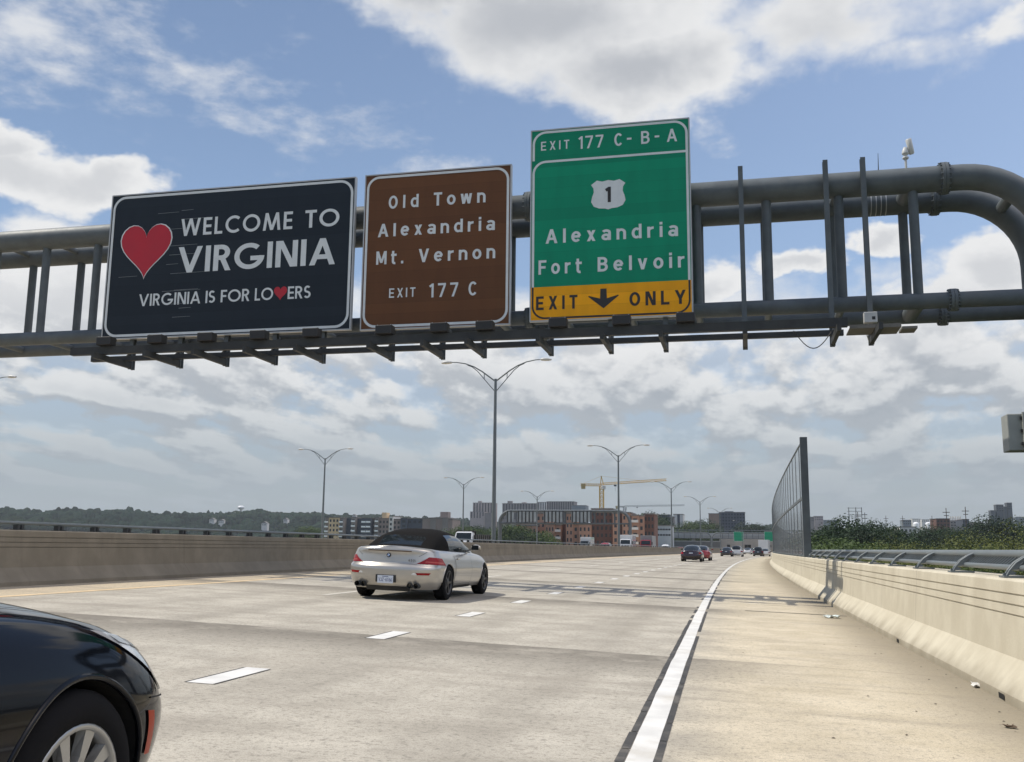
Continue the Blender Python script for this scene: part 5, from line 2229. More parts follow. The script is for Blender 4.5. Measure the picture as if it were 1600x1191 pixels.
def truck(name, label, px, Y, cabcol, body, rz=PI, facing=True):
    p = at(px, 850, Y)
    t = thing(name, label, 'truck', (p.x, Y + (9.5 if rz == PI else 0), .30), rz, 'vehicles beyond the left parapet')
    # built facing +Y, cab at the front
    cp = PAINTS[cabcol]
    Lb = 7.0
    mb = MB()
    for (x0_, x1_, y0_, y1_, z0_, z1_) in ((-1.15, 1.15, Lb, Lb + 1.5, .55, 1.75), (-.95, .95, Lb + 1.5, Lb + 2.7, .55, 1.55)):
        mb.bevbox(x0_, x1_, y0_, y1_, z0_, z1_, .10)
    P = []
    for z, yb2, yf2, w2 in ((1.74, Lb + .05, Lb + 1.48, 1.12), (2.2, Lb + .05, Lb + 1.30, 1.10), (2.62, Lb + .07, Lb + 1.08, 1.05), (2.75, Lb + .2, Lb + .9, .9)):
        P.append([(-w2, yb2, z), (w2, yb2, z), (w2, yf2, z), (-w2, yf2, z), (-w2, yb2, z)])
    mb.grid(P, 0, False, flip=True)
    mb.poly([P[-1][k] for k in range(4)])
    mb.build('cab', cp, t)
    MB().add([(-.98, Lb + 1.49, 1.80), (.98, Lb + 1.49, 1.80), (.92, Lb + 1.13, 2.60), (-.92, Lb + 1.13, 2.60)], [(0, 3, 2, 1)]).build('windscreen', M['glass'], t)
    MB().box(-.72, .72, Lb + 2.705, Lb + 2.73, .85, 1.42).build('grille', M['black_plastic'], t)
    MB().bevbox(-1.1, 1.1, Lb + 2.72, Lb + 2.86, .5, .82, .04).build('bumper', M['chrome'], t)
    for sg_ in (-1, 1):
        MB().bevbox(sg_ * .82 - .12, sg_ * .82 + .12, Lb + 2.70, Lb + 2.74, 1.0, 1.25, .015).build('headlamp', M['clear_lens'], t)
        MB().bevbox(sg_ * 1.36 - .1, sg_ * 1.36 + .1, Lb + 1.2, Lb + 1.35, 1.75, 2.35, .03).build('door_mirror', M['black_plastic'], t)
    mb = MB()
    mb.box(-.45, .45, .1, Lb + 1.4, .62, .9)
    mb.build('chassis', M['steel_dark'], t)
    ty, rim = wheel_mesh(.5, .32, M['alloy'], 5, False)
    for y in (1.2, 2.5, Lb + 1.6):
        for sg_ in (-1, 1):
            a = bpy.data.objects.new('wheel', ty)
            COL.objects.link(a)
            a.parent = t
            a.location = (sg_ * 1.0, y, .5)
            a.rotation_euler = (0, 0, 0 if sg_ > 0 else PI)
    if body == 'dump':
        mb = MB()
        P = []
        for (z, w2, y0_, y1_) in ((1.05, 1.05, .2, Lb - .3), (1.2, 1.2, 0, Lb - .15), (2.45, 1.22, -.35, Lb - .1)):
            P.append([(-w2, y0_, z), (w2, y0_, z), (w2, y1_, z), (-w2, y1_, z), (-w2, y0_, z)])
        mb.grid(P, 0, False, flip=True)
        mb.poly([P[0][k] for k in (3, 2, 1, 0)])
        mb.box(-1.15, 1.15, Lb - .09, Lb + .7, 2.78, 2.88)
        mb.box(-1.22, 1.22, Lb - .085, Lb - .04, 2.0, 2.86)
        for k in range(7):
            for sg_ in (-1, 1):
                mb.box(sg_ * 1.24 - .04, sg_ * 1.24 + .04, .2 + k, .3 + k, 1.2, 2.4)
        mb.build('dump_body', M['black_plastic'], t)
    elif body == 'box':
        MB().bevbox(-1.25, 1.25, 0, Lb - .15, 1.0, 3.6, .05).build('cargo_box', PAINTS['white'], t)
    else:
        mb = MB().bevbox(-1.25, 1.25, -2.5, Lb - .15, 1.05, 3.7, .04)
        mb.build('trailer', mat('grey_trailer_side', (.24, .25, .26), .5, .2, .1, 1), t)
    return t


truck('dump_truck', 'white cabbed dump truck with a black tipper coming towards us over the left parapet', 720, 118, 'white', 'dump')
truck('box_truck', 'white box truck facing us beyond the left parapet beside the far gantry column', 976, 200, 'white', 'box')
truck('trailer_truck', 'red truck with a grey trailer beyond the left parapet, right of the white box truck', 1008, 215, 'red', 'trailer')
truck('box_truck', 'pale box truck far beyond the left parapet, before the brick apartments', 912, 245, 'grey', 'box')
p = on_road(1193, 868, 268)
t = truck('box_truck', 'white box truck far ahead above the cars at the foot of the noise wall', 1193, 268, 'white', 'box', heading(268))
t.location = p
t['group'] = TG


# ------------------------------------------------------------------ buildings beyond the bridge
BC = {}


def wallmat(name, col, rough=.8):
    if name not in BC:
        BC[name] = mat(name, col, rough, 0, .10, .12, spec=.2)
    return BC[name]


BRICK = wallmat('orange_brick_wall', (.39, .235, .17))
BRICK_D = wallmat('dark_brown_brick_wall', (.14, .075, .058))
TAN = wallmat('tan_brick_wall', (.66, .50, .31))
GREYB = wallmat('grey_brick_wall', (.24, .22, .21))
SLATE = wallmat('slate_blue_wall', (.085, .10, .125))
PINK = wallmat('pinkish_concrete_wall', (.40, .34, .32))
PALE = wallmat('pale_render_wall', (.66, .64, .60))
GLASSW = flat('far_window_glass', (.030, .036, .042), .15)
WHITEF = wallmat('white_balcony_frame', (.80, .82, .82))
CONC = wallmat('overpass_concrete', (.36, .365, .36))
ROOFM = wallmat('grey_flat_roof', (.20, .19, .18))
WIN_COUNT = {}


def block(root, px0, px1, py_top, Y, depth, m_, floors=0, cols=0, z0=-10., win=(.55, .5), balcony=None, glass=None):
    """one wall block of a building, seen between two photograph columns, with its windows as parts"""
    a, b = at(px0, py_top, Y), at(px1, py_top, Y)
    x0, x1, z1 = a.x, b.x, (a.z + b.z) / 2
    MB().box(x0, x1, Y, Y + depth, z0, z1).build('wall', m_, root, True)
    MB().box(x0 - .25, x1 + .25, Y - .25, Y + depth + .25, z1 + .003, z1 + .5).build('roof', ROOFM, root, True)
    if floors and cols:
        vis0 = max(z0, EYE - 6)
        fh = 3.0
        n = floors
        cw = (x1 - x0) / cols
        me = MB().box(-cw * win[0] / 2, cw * win[0] / 2, -.06, -.004, -fh * win[1] / 2, fh * win[1] / 2).mesh('window', glass or GLASSW)
        mbal = None
        if balcony:
            mbal = MB().box(-cw * .46, cw * .46, -1.0, -.07, -.9, -.75).box(-cw * .46, cw * .46, -1.0, -.95, -.75, .15).mesh('balcony', balcony)
        for i in range(n):
            z = z1 - 1.9 - fh * i
            if z < vis0:
                break
            for j in range(cols):
                c_ = WIN_COUNT.get(root.name, 0)
                if c_ >= 98:
                    return x0, x1, z1
                WIN_COUNT[root.name] = c_ + 1
                for mm, nm in ((me, 'window'), (mbal, 'balcony')):
                    if mm is None:
                        continue
                    if nm == 'balcony' and c_ > 60:
                        continue
                    o = bpy.data.objects.new(nm, mm)
                    COL.objects.link(o)
                    o.parent = root
                    o.location = (x0 + cw * (j + .5) - root.location.x, Y - root.location.y, z - root.location.z)
    return x0, x1, z1


def rooftop(root, px0, px1, py_top, py_bot, Y, m_):
    a, b, c = at(px0, py_top, Y), at(px1, py_top, Y), at(px0, py_bot, Y)
    MB().box(a.x, b.x, Y, Y + 6, c.z - 3, a.z).build('penthouse', m_, root, True)


def building(label, px, Y, cat='building', name='apartment_building', group=None):
    p = at(px, 850, Y)
    return thing(name, label, cat, (p.x, Y, -10), 0, group)


# tan and grey apartment row
Y = 600
b = building('long low apartment row with a tan end tower and white balcony bays behind the convertible', 610, Y)
for (a_, c_, top, m_, fl, co_, bal, dy) in ((508, 514, 810, GREYB, 5, 1, WHITEF, 2), (514.2, 530, 809, TAN, 6, 3, None, 0), (530.2, 537, 810, GREYB, 6, 1, WHITEF, 1), (537.2, 549, 810, SLATE, 0, 0, None, 6), (549.2, 556, 809, GREYB, 5, 1, WHITEF, 3),
                                          (556.2, 565, 811, SLATE, 0, 0, None, 6), (565.2, 580, 810, SLATE, 5, 2, WHITEF, 0), (580.2, 586, 812, GREYB, 5, 1, None, 4), (586.2, 592, 809, GREYB, 5, 1, WHITEF, 1), (592.2, 608, 811, wallmat('mauve_grey_wall', (.28, .23, .21)), 6, 3, None, 2),
                                          (608.2, 614, 807, PALE, 6, 1, WHITEF, 0), (614.2, 626, 812, TAN if False else wallmat('mauve_grey_wall', (.28, .23, .21)), 6, 2, None, 2), (626.2, 636, 810, SLATE, 5, 1, WHITEF, 1), (636.2, 660, 811, SLATE, 5, 3, None, 3), (660.2, 672, 811, wallmat('mauve_grey_wall', (.28, .23, .21)), 5, 2, None, 1),
                                          (672.2, 681, 810, GREYB, 6, 1, WHITEF, 0), (681.2, 691, 811, wallmat('mauve_grey_wall', (.28, .23, .21)), 6, 2, None, 1), (691.2, 700, 810, GREYB, 6, 1, WHITEF, 0), (700.2, 707, 812, wallmat('mauve_grey_wall', (.28, .23, .21)), 5, 1, None, 1)):
    block(b, a_, c_, top, Y + dy, 18, m_, fl, co_, -10, (.5, .52), bal)
rooftop(b, 597, 604, 801, 811, Y + 6, TAN)
rooftop(b, 609, 616, 806, 809, Y + 8, PALE)
rooftop(b, 688, 700, 800, 811, Y + 8, wallmat('mauve_grey_wall', (.28, .23, .21)))
# brick apartments
Y = 420
b = building('orange brick apartment block with dark brown wings behind the far empty gantry', 900, Y)
for (a_, c_, top, m_, fl, co_, bal, dy) in ((806, 814, 820, BRICK, 5, 1, None, 3), (814.2, 838, 822, BRICK, 5, 4, None, 0), (838.2, 852, 803, BRICK, 8, 2, None, 4), (852.2, 866, 820, BRICK, 6, 3, None, 0), (866.2, 877, 821, BRICK, 6, 1, PALE, 2), (877.2, 884, 819, BRICK_D, 0, 0, None, 5),
                                          (884.2, 895, 803, BRICK, 9, 2, None, 0), (895.2, 904, 820, BRICK, 7, 1, None, 1), (904.2, 923, 820, BRICK, 7, 3, None, 0)):
    block(b, a_, c_, top, Y + dy, 20, m_, fl, co_, -10, (.42, .5), bal)
b = building('dark brown brick apartment wing with orange bays right of the crane mast', 960, Y)
for (a_, c_, top, m_, fl, co_, bal, dy) in ((924, 957, 796, BRICK_D, 9, 5, None, 3), (957.2, 966, 803, BRICK, 9, 1, None, 0), (966.2, 972, 800, BRICK_D, 0, 0, None, 2), (972.2, 985, 802, BRICK, 9, 2, None, 0)):
    block(b, a_, c_, top, Y + dy, 20, m_, fl, co_, -10, (.45, .5), bal)
b = building('short brick apartment block with pale balconies right of the far gantry column', 1000, Y)
for (a_, c_, top, m_, fl, co_, bal, dy) in ((986.5, 998, 806, BRICK, 7, 1, PALE, 0), (998.2, 1006, 807, BRICK, 7, 1, None, 1), (1006.2, 1022, 804, BRICK_D, 6, 3, None, 4)):
    block(b, a_, c_, top, Y + dy, 18, m_, fl, co_, -10, (.5, .5), bal)
# tower blocks on the rise
Y = 1500
b = building('pinkish grey tower block with a lower front slab, left of the far gantry', 752, Y, name='tower_block')
block(b, 739, 770, 786, Y + 40, 30, PINK, 12, 7, 0, (.35, 1.0))
block(b, 734.5, 757, 800, Y, 25, PINK, 8, 5, 0, (.35, 1.0))
block(b, 757.2, 769, 802, Y + 2, 25, GREYB, 0, 0, 0)
rooftop(b, 747, 752, 783, 786, Y + 45, PINK)
b = building('grey tower block behind the left part of the far empty gantry', 812, Y, name='tower_block')
block(b, 785, 838, 787, Y + 30, 30, GREYB, 8, 12, 0, (.35, 1.0))
rooftop(b, 793, 800, 783, 787, Y + 40, GREYB)
rooftop(b, 815, 822, 785, 787, Y + 40, PINK)
b = building('wide grey tower block between the far gantry top and the yellow crane', 868, Y, name='tower_block')
block(b, 840, 854, 785, Y + 40, 30, PALE, 8, 4, 0, (.4, 1.0))
block(b, 854.2, 897, 784, Y + 42, 30, GREYB, 8, 12, 0, (.35, 1.0))
block(b, 893, 915, 790, Y + 10, 30, wallmat('blue_grey_wall', (.20, .23, .25)), 0, 0, 0)
b = building('pale and grey office block above the pale low roofs right of the brick blocks', 1040, 900, name='office_building')
block(b, 1022, 1029, 804, 900, 25, PALE, 0, 0, 0)
block(b, 1029.2, 1046, 805, 902, 25, SLATE, 8, 4, 0, (.7, .5))
block(b, 1046.2, 1052, 808, 901, 20, GREYB, 0, 0, 0)
b = building('striped pale tower block left of the third street lamp', 1060, 950, name='tower_block')
block(b, 1052, 1058, 804, 950, 25, PALE, 0, 0, 0)
block(b, 1058.2, 1062, 804, 951, 25, SLATE, 0, 0, 0)
block(b, 1062.2, 1067, 804, 950, 25, PALE, 0, 0, 0)
b = building('low pale flat roofed hall below the office block', 1030, 560, name='hall_building')
block(b, 1022, 1048, 822, 560, 25, wallmat('pale_blue_cladding', (.38, .42, .45)), 2, 6, -10, (.8, .3))
b = building('dark slab tower block with a tan end wall, behind the distant green sign', 1135, 1000, name='tower_block')
block(b, 1107, 1123, 803, 1000, 25, wallmat('dull_tan_wall', (.30, .22, .17)), 0, 0, 0)
block(b, 1123.2, 1164, 801, 1004, 25, SLATE, 9, 9, 0, (.5, .5))
rooftop(b, 1132, 1146, 799, 801, 1010, SLATE)

# houses among the trees on the hill, water tower
HG = 'houses on the wooded hill'
for px, py, Y, wd, lab in ((331, 812, 1650, 10, 'white house on the wooded hill, left of a pair'), (346, 814, 1640, 11, 'white house on the wooded hill, right of a pair'), (366, 803, 1850, 8, 'small narrow pale house high on the wooded hill'),
                           (413, 818, 1560, 10, 'wide pale house low on the wooded hill'), (446, 812, 1700, 8, 'pale gabled house on the hill left of the street lamp'), (8, 809, 1700, 13, 'pale house low on the hill at the left edge'), (553, 806, 1750, 7, 'pale house on the hill above the apartment row')):
    p = at(px, py, Y)
    t = thing('hill_house', lab, 'house', (p.x, Y, p.z - 4), 0, HG)
    MB().box(-wd / 2, wd / 2, 0, 8, -8, 4).build('wall', PALE, t)
    mb = MB()
    mb.prism([(-wd / 2 - .4, 4.003), (wd / 2 + .4, 4.003), (0, 7.2)], -.4, 8.4)
    mb.build('roof', ROOFM, t)
    for k in (-1, 0, 1):
        MB().box(k * wd * .28 - .6, k * wd * .28 + .6, -.05, -.004, .8, 2.6).build('window', GLASSW, t)
p = at(377, 790, 2300)
t = thing('water_tower', 'white water tower rising above the wooded skyline', 'water tower', (p.x, 2300, p.z - 30), 0)
MB().lathe([(0, 20), (5, 20.6), (8.5, 23), (9, 25), (8, 27.5), (4, 29.2), (0, 29.6)], n=20).build('tank', flat('white_tank_paint', (.75, .76, .76), .4), t)
MB().lathe([(2.6, -10), (2.0, 0), (1.8, 16), (3.5, 20.4)], n=12).build('stem', PALE, t)


# ------------------------------------------------------------------ cranes
def lattice(mb, p, q, w_, n, r, up=Vector((0, 0, 1)), tri=False):
    p, q = Vector(p), Vector(q)
    d = (q - p).normalized()
    ref = up if abs(d.dot(up)) < .9 else Vector((0, 1, 0))
    x = d.cross(ref).normalized()
    y = x.cross(d)
    if tri:
        offs = [x * (-w_ / 2), x * (w_ / 2), y * (w_ * .9)]
    else:
        offs = [x * (a * w_ / 2) + y * (b * w_ / 2) for a, b in ((-1, -1), (1, -1), (1, 1), (-1, 1))]
    for o in offs:
        mb.bar(p + o, q + o, r, r)
    m_ = len(offs)
    for i in range(n):
        a, b = p + (q - p) * (i / n), p + (q - p) * ((i + 1) / n)
        for k in range(m_):
            mb.bar(a + offs[k], b + offs[(k + 1) % m_], r * .55, r * .55)
            mb.bar(a + offs[k], a + offs[(k + 1) % m_], r * .5, r * .5)
    return mb


def crane(label, Y, px_m, py_base, py_jib, px_l, px_r, py_r, col, apex, scale=1.):
    m_ = mat('crane_paint', col, .5, 0, .08, .2)
    a = at(px_m, py_jib, Y)
    base = thing('tower_crane', label, 'crane', (a.x, Y, -10), 0)
    mb = MB()
    lattice(mb, (a.x, Y, -10), (a.x, Y, a.z - .5), 2.7 * scale, 20, .55 * scale)
    mb.build('mast', m_, base, True)
    l_, r_ = at(px_l, py_jib, Y), at(px_r, py_r, Y)
    dyr = Y + 9
    mb = MB()
    lattice(mb, (a.x, Y, a.z), (r_.x, dyr, r_.z), 1.6 * scale, 26, .27 * scale, tri=True)
    mb.build('jib', m_, base, True)
    mb = MB()
    lattice(mb, (a.x, Y, a.z), (l_.x, Y - 3, l_.z), 1.4 * scale, 8, .32 * scale)
    cj = mb.build('counter_jib', m_, base, True)
    MB().bevbox(l_.x + .6, l_.x + 3.4, Y - 3.8, Y - 1.8, l_.z - 2.9, l_.z + .9, .1).build('counterweight', mat('ochre_concrete_weight', (.40, .30, .13), .7), base, True)
    mb = MB()
    if apex:
        t_ = at(px_m - .5, apex, Y)
        mb.bar((a.x - .8, Y, a.z), (t_.x, Y, t_.z), .5 * scale, .5 * scale).bar((a.x + 1.4, Y, a.z), (t_.x, Y, t_.z), .5 * scale, .5 * scale)
        mb.build('apex', m_, base, True)
        mb = MB()
        mid = Vector((a.x, Y, a.z)).lerp(Vector((r_.x, dyr, r_.z)), .6)
        mb.bar((t_.x, Y, t_.z), (mid.x, mid.y, mid.z + 1.4), .12, .12).bar((t_.x, Y, t_.z), (l_.x + 2, Y - 2.8, l_.z + .8), .12, .12)
        mb.build('tie_bar', m_, base, True)
    MB().bevbox(a.x + .7, a.x + 2.9, Y - 1.8, Y + .3, a.z - 3.1, a.z - .5, .1).build('driver_cab', PALE, base, True)
    h = Vector((a.x, Y, a.z)).lerp(Vector((r_.x, dyr, r_.z)), .21)
    MB().bevbox(h.x - .9, h.x + .9, h.y - .8, h.y + .8, h.z - 1.5, h.z - .5, .1).bar((h.x, h.y, h.z - 1.5), (h.x, h.y, h.z - 5), .12, .12).build('trolley', M['steel_dark'], base, True)


crane('tall yellow tower crane with a long jib above the brick apartments', 700, 940, 793, 758, 908, 1040, 750, (.66, .42, .11), 744)
crane('far grey tower crane with a low jib above the trees, right of the yellow crane', 1300, 976, 800, 792, 962, 1069, 790, (.22, .23, .24), 0, 1.1)

# ------------------------------------------------------------------ far gantries and signs
p0, p1 = at(780, 820, 259), at(984, 820, 259)
g2 = gantry('far grey pipe gantry without lettering, spanning the other carriageway', p0.x, p1.x, 259, 3.2, .3, .3, near=False, pitch=2.6, ph=p1.x - 4)
SB = mat('sign_back_aluminium', (.36, .40, .42), .5, .3, .15, .6)
for a_, c_, m_ in ((809, 838, SB), (850, 881, SB), (893, 925, SB), (792, 803, SB)):
    a, c = at(a_, 800, 259), at(c_, 800, 259)
    t = thing('gantry_sign', 'ribbed back of a big road sign on the far empty gantry, %s' % {809: 'second from the left', 850: 'third from the left', 893: 'right of the others', 792: 'narrow and leftmost'}[a_], 'road sign', ((a.x + c.x) / 2, 258.2, EYE + 6.6), 0, 'sign backs on the far gantry')
    MB().box(a.x, c.x, 258.55, 258.62, EYE + 6.7, EYE + 9.3).build('panel', SB, t, True)
    mb = MB()
    x = a.x + .3
    while x < c.x:
        MB().box(x - .14, x + .14, 258.3, 258.54, EYE + 6.5, EYE + 9.55).build('rib', M['steel_dark'], t, True)
        x += .98
p0 = at(1113, 850, 600)
g3 = gantry('distant pipe gantry carrying small green signs across the road ahead', p0.x, p0.x + 46, 600, 3.2, 0, 0, near=False, pitch=3.4, ph=p0.x + 40)
p0 = at(1111, 850, 590)
g4 = gantry('distant pipe gantry whose bent column shows left of the small green sign', p0.x - 48, p0.x, 590, 3.2, 0, 0, near=False, pitch=3.4, ph=p0.x - 5)
for px, lab, wd in ((1154, 'small distant green road sign over the lanes ahead', 5.6), (1201, 'small distant green road sign cut by the edge of the noise wall', 5.0)):
    a = at(px, 838.5, 597)
    t = thing('distant_sign', lab, 'road sign', (a.x, 597, a.z - 3), 0)
    MB().box(a.x - wd / 2, a.x + wd / 2, 597, 597.1, a.z - 2.8, a.z + 2.8).build('panel', M['green'], t, True)
    mb = MB()
    band(mb, round_rect(a.x - wd / 2 + .12, a.x + wd / 2 - .12, a.z - 2.68, a.z + 2.68, .4), .12, 596.98)
    mb.build('border', M['sign_white'], t, True)
# overpass beyond
Y = 640
a, c = at(985, 829, Y), at(1215, 837, Y)
t = thing('overpass', 'long grey overpass with a railing crossing behind the distant signs', 'bridge', ((a.x + c.x) / 2, Y, -10))
zd = at(1090, 841, Y).z
MB().box(a.x - 30, c.x + 60, Y, Y + 14, zd, zd + 2.2).build('deck', CONC, t, True)
mb = MB()
mb.box(a.x - 30, c.x + 60, Y - .3, Y - .002, zd + 1.2, zd + 3.2)
mb.build('parapet', wallmat('pale_parapet', (.33, .34, .34)), t, True)
x = a.x - 28
k = 0
zt3 = at(1090, 829, Y).z
while x < c.x + 58:
    MB().box(x - .15, x + .15, Y - .25, Y - .05, zd + 3.202, zt3).build('rail_post', M['steel'], t, True)
    if k % 7 == 0:
        MB().box(x - 1.0, x + 1.0, Y + 3, Y + 10, -10, zd - .002).build('pier', CONC, t, True)
    x += 2.4
    k += 1
MB().box(a.x - 30, c.x + 60, Y - .3, Y - .0, zt3 + .002, zt3 + .5).build('top_rail', M['rail'], t, True)
# retaining wall and low buildings under it
t = building('long grey retaining wall below the overpass', 1090, 628, 'wall', 'retaining_wall')
a, c = at(990, 850, 628), at(1125, 850, 628)
MB().box(a.x, c.x, 628, 629.5, -10, at(1060, 846, 628).z).build('wall', wallmat('dark_grey_concrete', (.12, .125, .13)), t, True)
MB().box(a.x - .2, c.x + .2, 627.9, 629.6, at(1060, 846, 628).z + .002, at(1060, 845, 628).z).build('coping', CONC, t, True)
t = building('pale concrete abutment wall with dark openings under the right end of the overpass', 1170, 632, 'wall', 'abutment')
a, c = at(1126, 850, 632), at(1225, 850, 632)
MB().box(a.x, c.x, 632, 634, -10, at(1170, 849, 632).z + 3).build('wall', wallmat('pale_abutment', (.30, .29, .27)), t, True)
for px in (1114.5 + 24, 1166, 1171):
    q = at(px, 857, 632)
    MB().box(q.x - .9, q.x + .9, 631.9, 631.998, q.z - 3, q.z + 2.2).build('opening', M['well'], t, True)

# ------------------------------------------------------------------ the right bank: plant, poles, low town
p = at(1565, 830, 1500)
t = thing('concrete_plant', 'dark stepped silo building on the right skyline', 'industrial building', (p.x, 1500, -10))
PL = wallmat('dark_plant_wall', (.10, .115, .13))
for k, (a_, c_, top, dy) in enumerate(((1548, 1556, 798, 0), (1556.2, 1568, 789, 3), (1568.2, 1573, 792, 1), (1573.2, 1581, 786, 2))):
    block(t, a_, c_, top, 1500 + dy, 14, PL, 3 if k in (1, 3) else 0, 3, -10, (.4, .4))
for (px, top, Y, h, lab) in ((1478, 794, 520, 2, 'tall dark power pole on the right skyline, left of a pair'), (1508, 792, 520, 2, 'tall dark power pole on the right skyline, right of a pair'), (1456, 806, 700, 1.2, 'short power pole beside the white domes'), (1410, 806, 760, 1.2, 'short power pole left of the white domes'),
                             (1384, 806, 760, 1.2, 'short power pole right of the lattice frame'), (1500 - 160, 800, 520, 1.5, 'thin pole standing among the lattice frame')):
    q = at(px, top, Y)
    t = thing('power_pole', lab, 'power pole', (q.x, Y, -10), 0, 'power poles on the right bank')
    MB().path([(0, 0, 0), (0, 0, q.z + 10)], [.26, .17], 8).build('pole', M['bark'], t)
    MB().box(-1.6, 1.6, -.12, .12, q.z + 10 - 2.2, q.z + 10 - 1.9).box(-1.1, 1.1, -.12, .12, q.z + 10 - 3.8, q.z + 10 - 3.5).build('crossarm', M['bark'], t)
a = at(1326, 793, 520)
t = thing('switchyard_frame', 'dark steel lattice switchyard frame above the dark trees', 'pylon', (a.x + 3, 520, -10))
for px in (1326, 1337, 1346):
    q = at(px, 793, 520)
    MB().bar((q.x, 520, -10), (q.x, 520, q.z), .28, .28).build('column', M['steel_dark'], t, True)
for py in (794, 799, 804.5):
    q, r2 = at(1324, py, 520), at(1347, py, 520)
    mb = MB()
    mb.bar((q.x, 520.3, q.z), (r2.x, 520.3, q.z), .16, .18)
    mb.build('beam', M['steel_dark'], t, True)
q = at(1351, 801, 520)
MB().bar((q.x, 520, -10), (q.x, 520, q.z), .24, .24).box(q.x - 1.2, q.x + 1.2, 519.9, 520.1, q.z - 1.2, q.z - .9).box(q.x - 1.2, q.x + 1.2, 519.9, 520.1, q.z - 3, q.z - 2.7).build('side_pole', M['steel_dark'], t, True)
WG = 'low town on the far right bank'
for px0, px1, top, Y, m_, lab in ((1264, 1272, 808, 1600, GREYB, 'small grey block just right of the noise wall post'), (1272.2, 1286, 807, 1650, PINK, 'pinkish grey block right of the noise wall post, behind the trees'), (1286.5, 1308, 813, 2000, wallmat('blue_grey_wall', (.2, .23, .25)), 'low blue grey block left of the tallest dark tree'),
                                  (1411, 1424, 813, 1500, wallmat('blue_grey_wall', (.2, .23, .25)), 'low blue block under the white domes'), (1406, 1432, 824, 700, PALE, 'long pale shed seen over the middle of the dark trees'), (1463, 1484, 811, 900, BRICK_D, 'brown flat roofed shed below the left power pole'),
                                  (1484.5, 1504, 814, 1200, GREYB, 'grey works with a row of vents between the power poles'), (1504.5, 1514, 812, 900, SLATE, 'dark square shed below the right power pole'), (1514.5, 1535, 817, 1000, PINK, 'low pinkish sheds left of the silo building'),
                                  (1586, 1606, 808, 2200, wallmat('blue_grey_wall', (.2, .23, .25)), 'hazy blue block right of the silo building at the right edge'), (1425, 1438, 811, 2400, PALE, 'far pale block among the low town'), (1440, 1452, 812, 2500, PALE, 'far pale block left of the sheds')):
    t = building(lab, (px0 + px1) / 2, Y, 'building', 'low_building', WG)
    x0, x1, z1 = block(t, px0, px1, top, Y, 30, m_, 2, 4, -10, (.5, .4))
    if px0 == 1484.5:
        for k in range(5):
            MB().path([(x0 + (x1 - x0) * (k + .5) / 5, Y + 5, z1 + .4), (x0 + (x1 - x0) * (k + .5) / 5, Y + 5, z1 + 5)], 1.0, 8).build('vent', PALE, t, True)
for px, lab in ((1430, 'far white storage dome, left of two'), (1449, 'far white storage dome, right of two')):
    q = at(px, 818, 2400)
    t = thing('storage_dome', lab, 'storage tank', (q.x, 2390, -10), 0)
    r_ = 6.5
    MB().lathe([(r_, 0), (r_, q.z + 10 - 2)] + [(r_ * math.cos(a), q.z + 10 - 2 + r_ * .75 * math.sin(a)) for a in np.linspace(.1, PI / 2, 6)], n=20).build('tank', flat('white_tank_paint', (.78, .79, .8), .3), t)

# ------------------------------------------------------------------ trees
LEAF_TREES = {}


def leaf_cloud(seed, h, rx, ry, n_clump, n_leaf, size, low=.25):
    """crown of many small leaf cards in clumps, height 0..h"""
    rng = np.random.RandomState(seed)
    vs, fs = [], []
    cl = []
    for k in range(n_clump):
        v = rng.normal(size=3)
        v /= np.linalg.norm(v)
        rad = rng.uniform(.40, .84)
        zc = h * (low + (1 - low) * .5)
        c = np.array([v[0] * rx * rad, v[1] * ry * rad, zc + v[2] * h * (1 - low) * .5 * rad])
        if c[2] > zc:
            sc = 1 - .35 * ((c[2] - zc) / (h * (1 - low) * .5)) ** 2
            c[0] *= sc
            c[1] *= sc
        cl.append((c, rng.uniform(.22, .42) * min(rx, h * .5)))
    V = []
    for c, r in cl:
        m_ = int(n_leaf * .55 * (r / (.25 * min(rx, h * .5))) ** 2)
        d = rng.normal(size=(m_, 3))
        d /= np.linalg.norm(d, axis=1)[:, None]
        pos = c + d * (r * rng.uniform(.78, 1.06, size=(m_, 1)))
        nrm = d + rng.normal(scale=.36, size=(m_, 3))
        nrm /= np.linalg.norm(nrm, axis=1)[:, None]
        t = np.cross(nrm, rng.normal(size=(m_, 3)))
        t /= np.linalg.norm(t, axis=1)[:, None]
        b = np.cross(nrm, t)
        s_ = size * rng.uniform(.6, 1.3, size=(m_, 1))
        quad = np.stack([pos - t * s_ * .5, pos + b * s_ * .36, pos + t * s_ * .5, pos - b * s_ * .36], 1)
        V.append(quad)
    V = np.concatenate(V).reshape(-1, 3)
    n = len(V) // 4
    me = bpy.data.meshes.new('crown')
    me.from_pydata(V.tolist(), [], [(4 * i, 4 * i + 1, 4 * i + 2, 4 * i + 3) for i in range(n)])
    me.update()
    return me, cl


def trunk_mesh(seed, h, clumps):
    rng = random.Random(seed)
    mb = MB()
    top = h * .72
    mb.path([(0, 0, -1), (rng.uniform(-.1, .1), 0, h * .25), (rng.uniform(-.3, .3), .1, h * .5), (0, .2, top)], [h * .026, h * .020, h * .014, h * .006], 8)
    for c, r in clumps[:14]:
        z0 = h * rng.uniform(.22, .5)
        mb.path([(0, 0, z0), (c[0] * .5, c[1] * .5, z0 + (c[2] - z0) * .6), tuple(c)], [h * .010, h * .007, h * .003], 6)
    return mb.mesh('trunk', M['bark'])


def make_tree_kind(key, seed, h, rx, ry, n_clump, n_leaf, size, m_, low=.22):
    me, cl = leaf_cloud(seed, h, rx, ry, n_clump, n_leaf, size, low)
    me.materials.append(m_)
    LEAF_TREES[key] = (me, trunk_mesh(seed, h, cl), h)


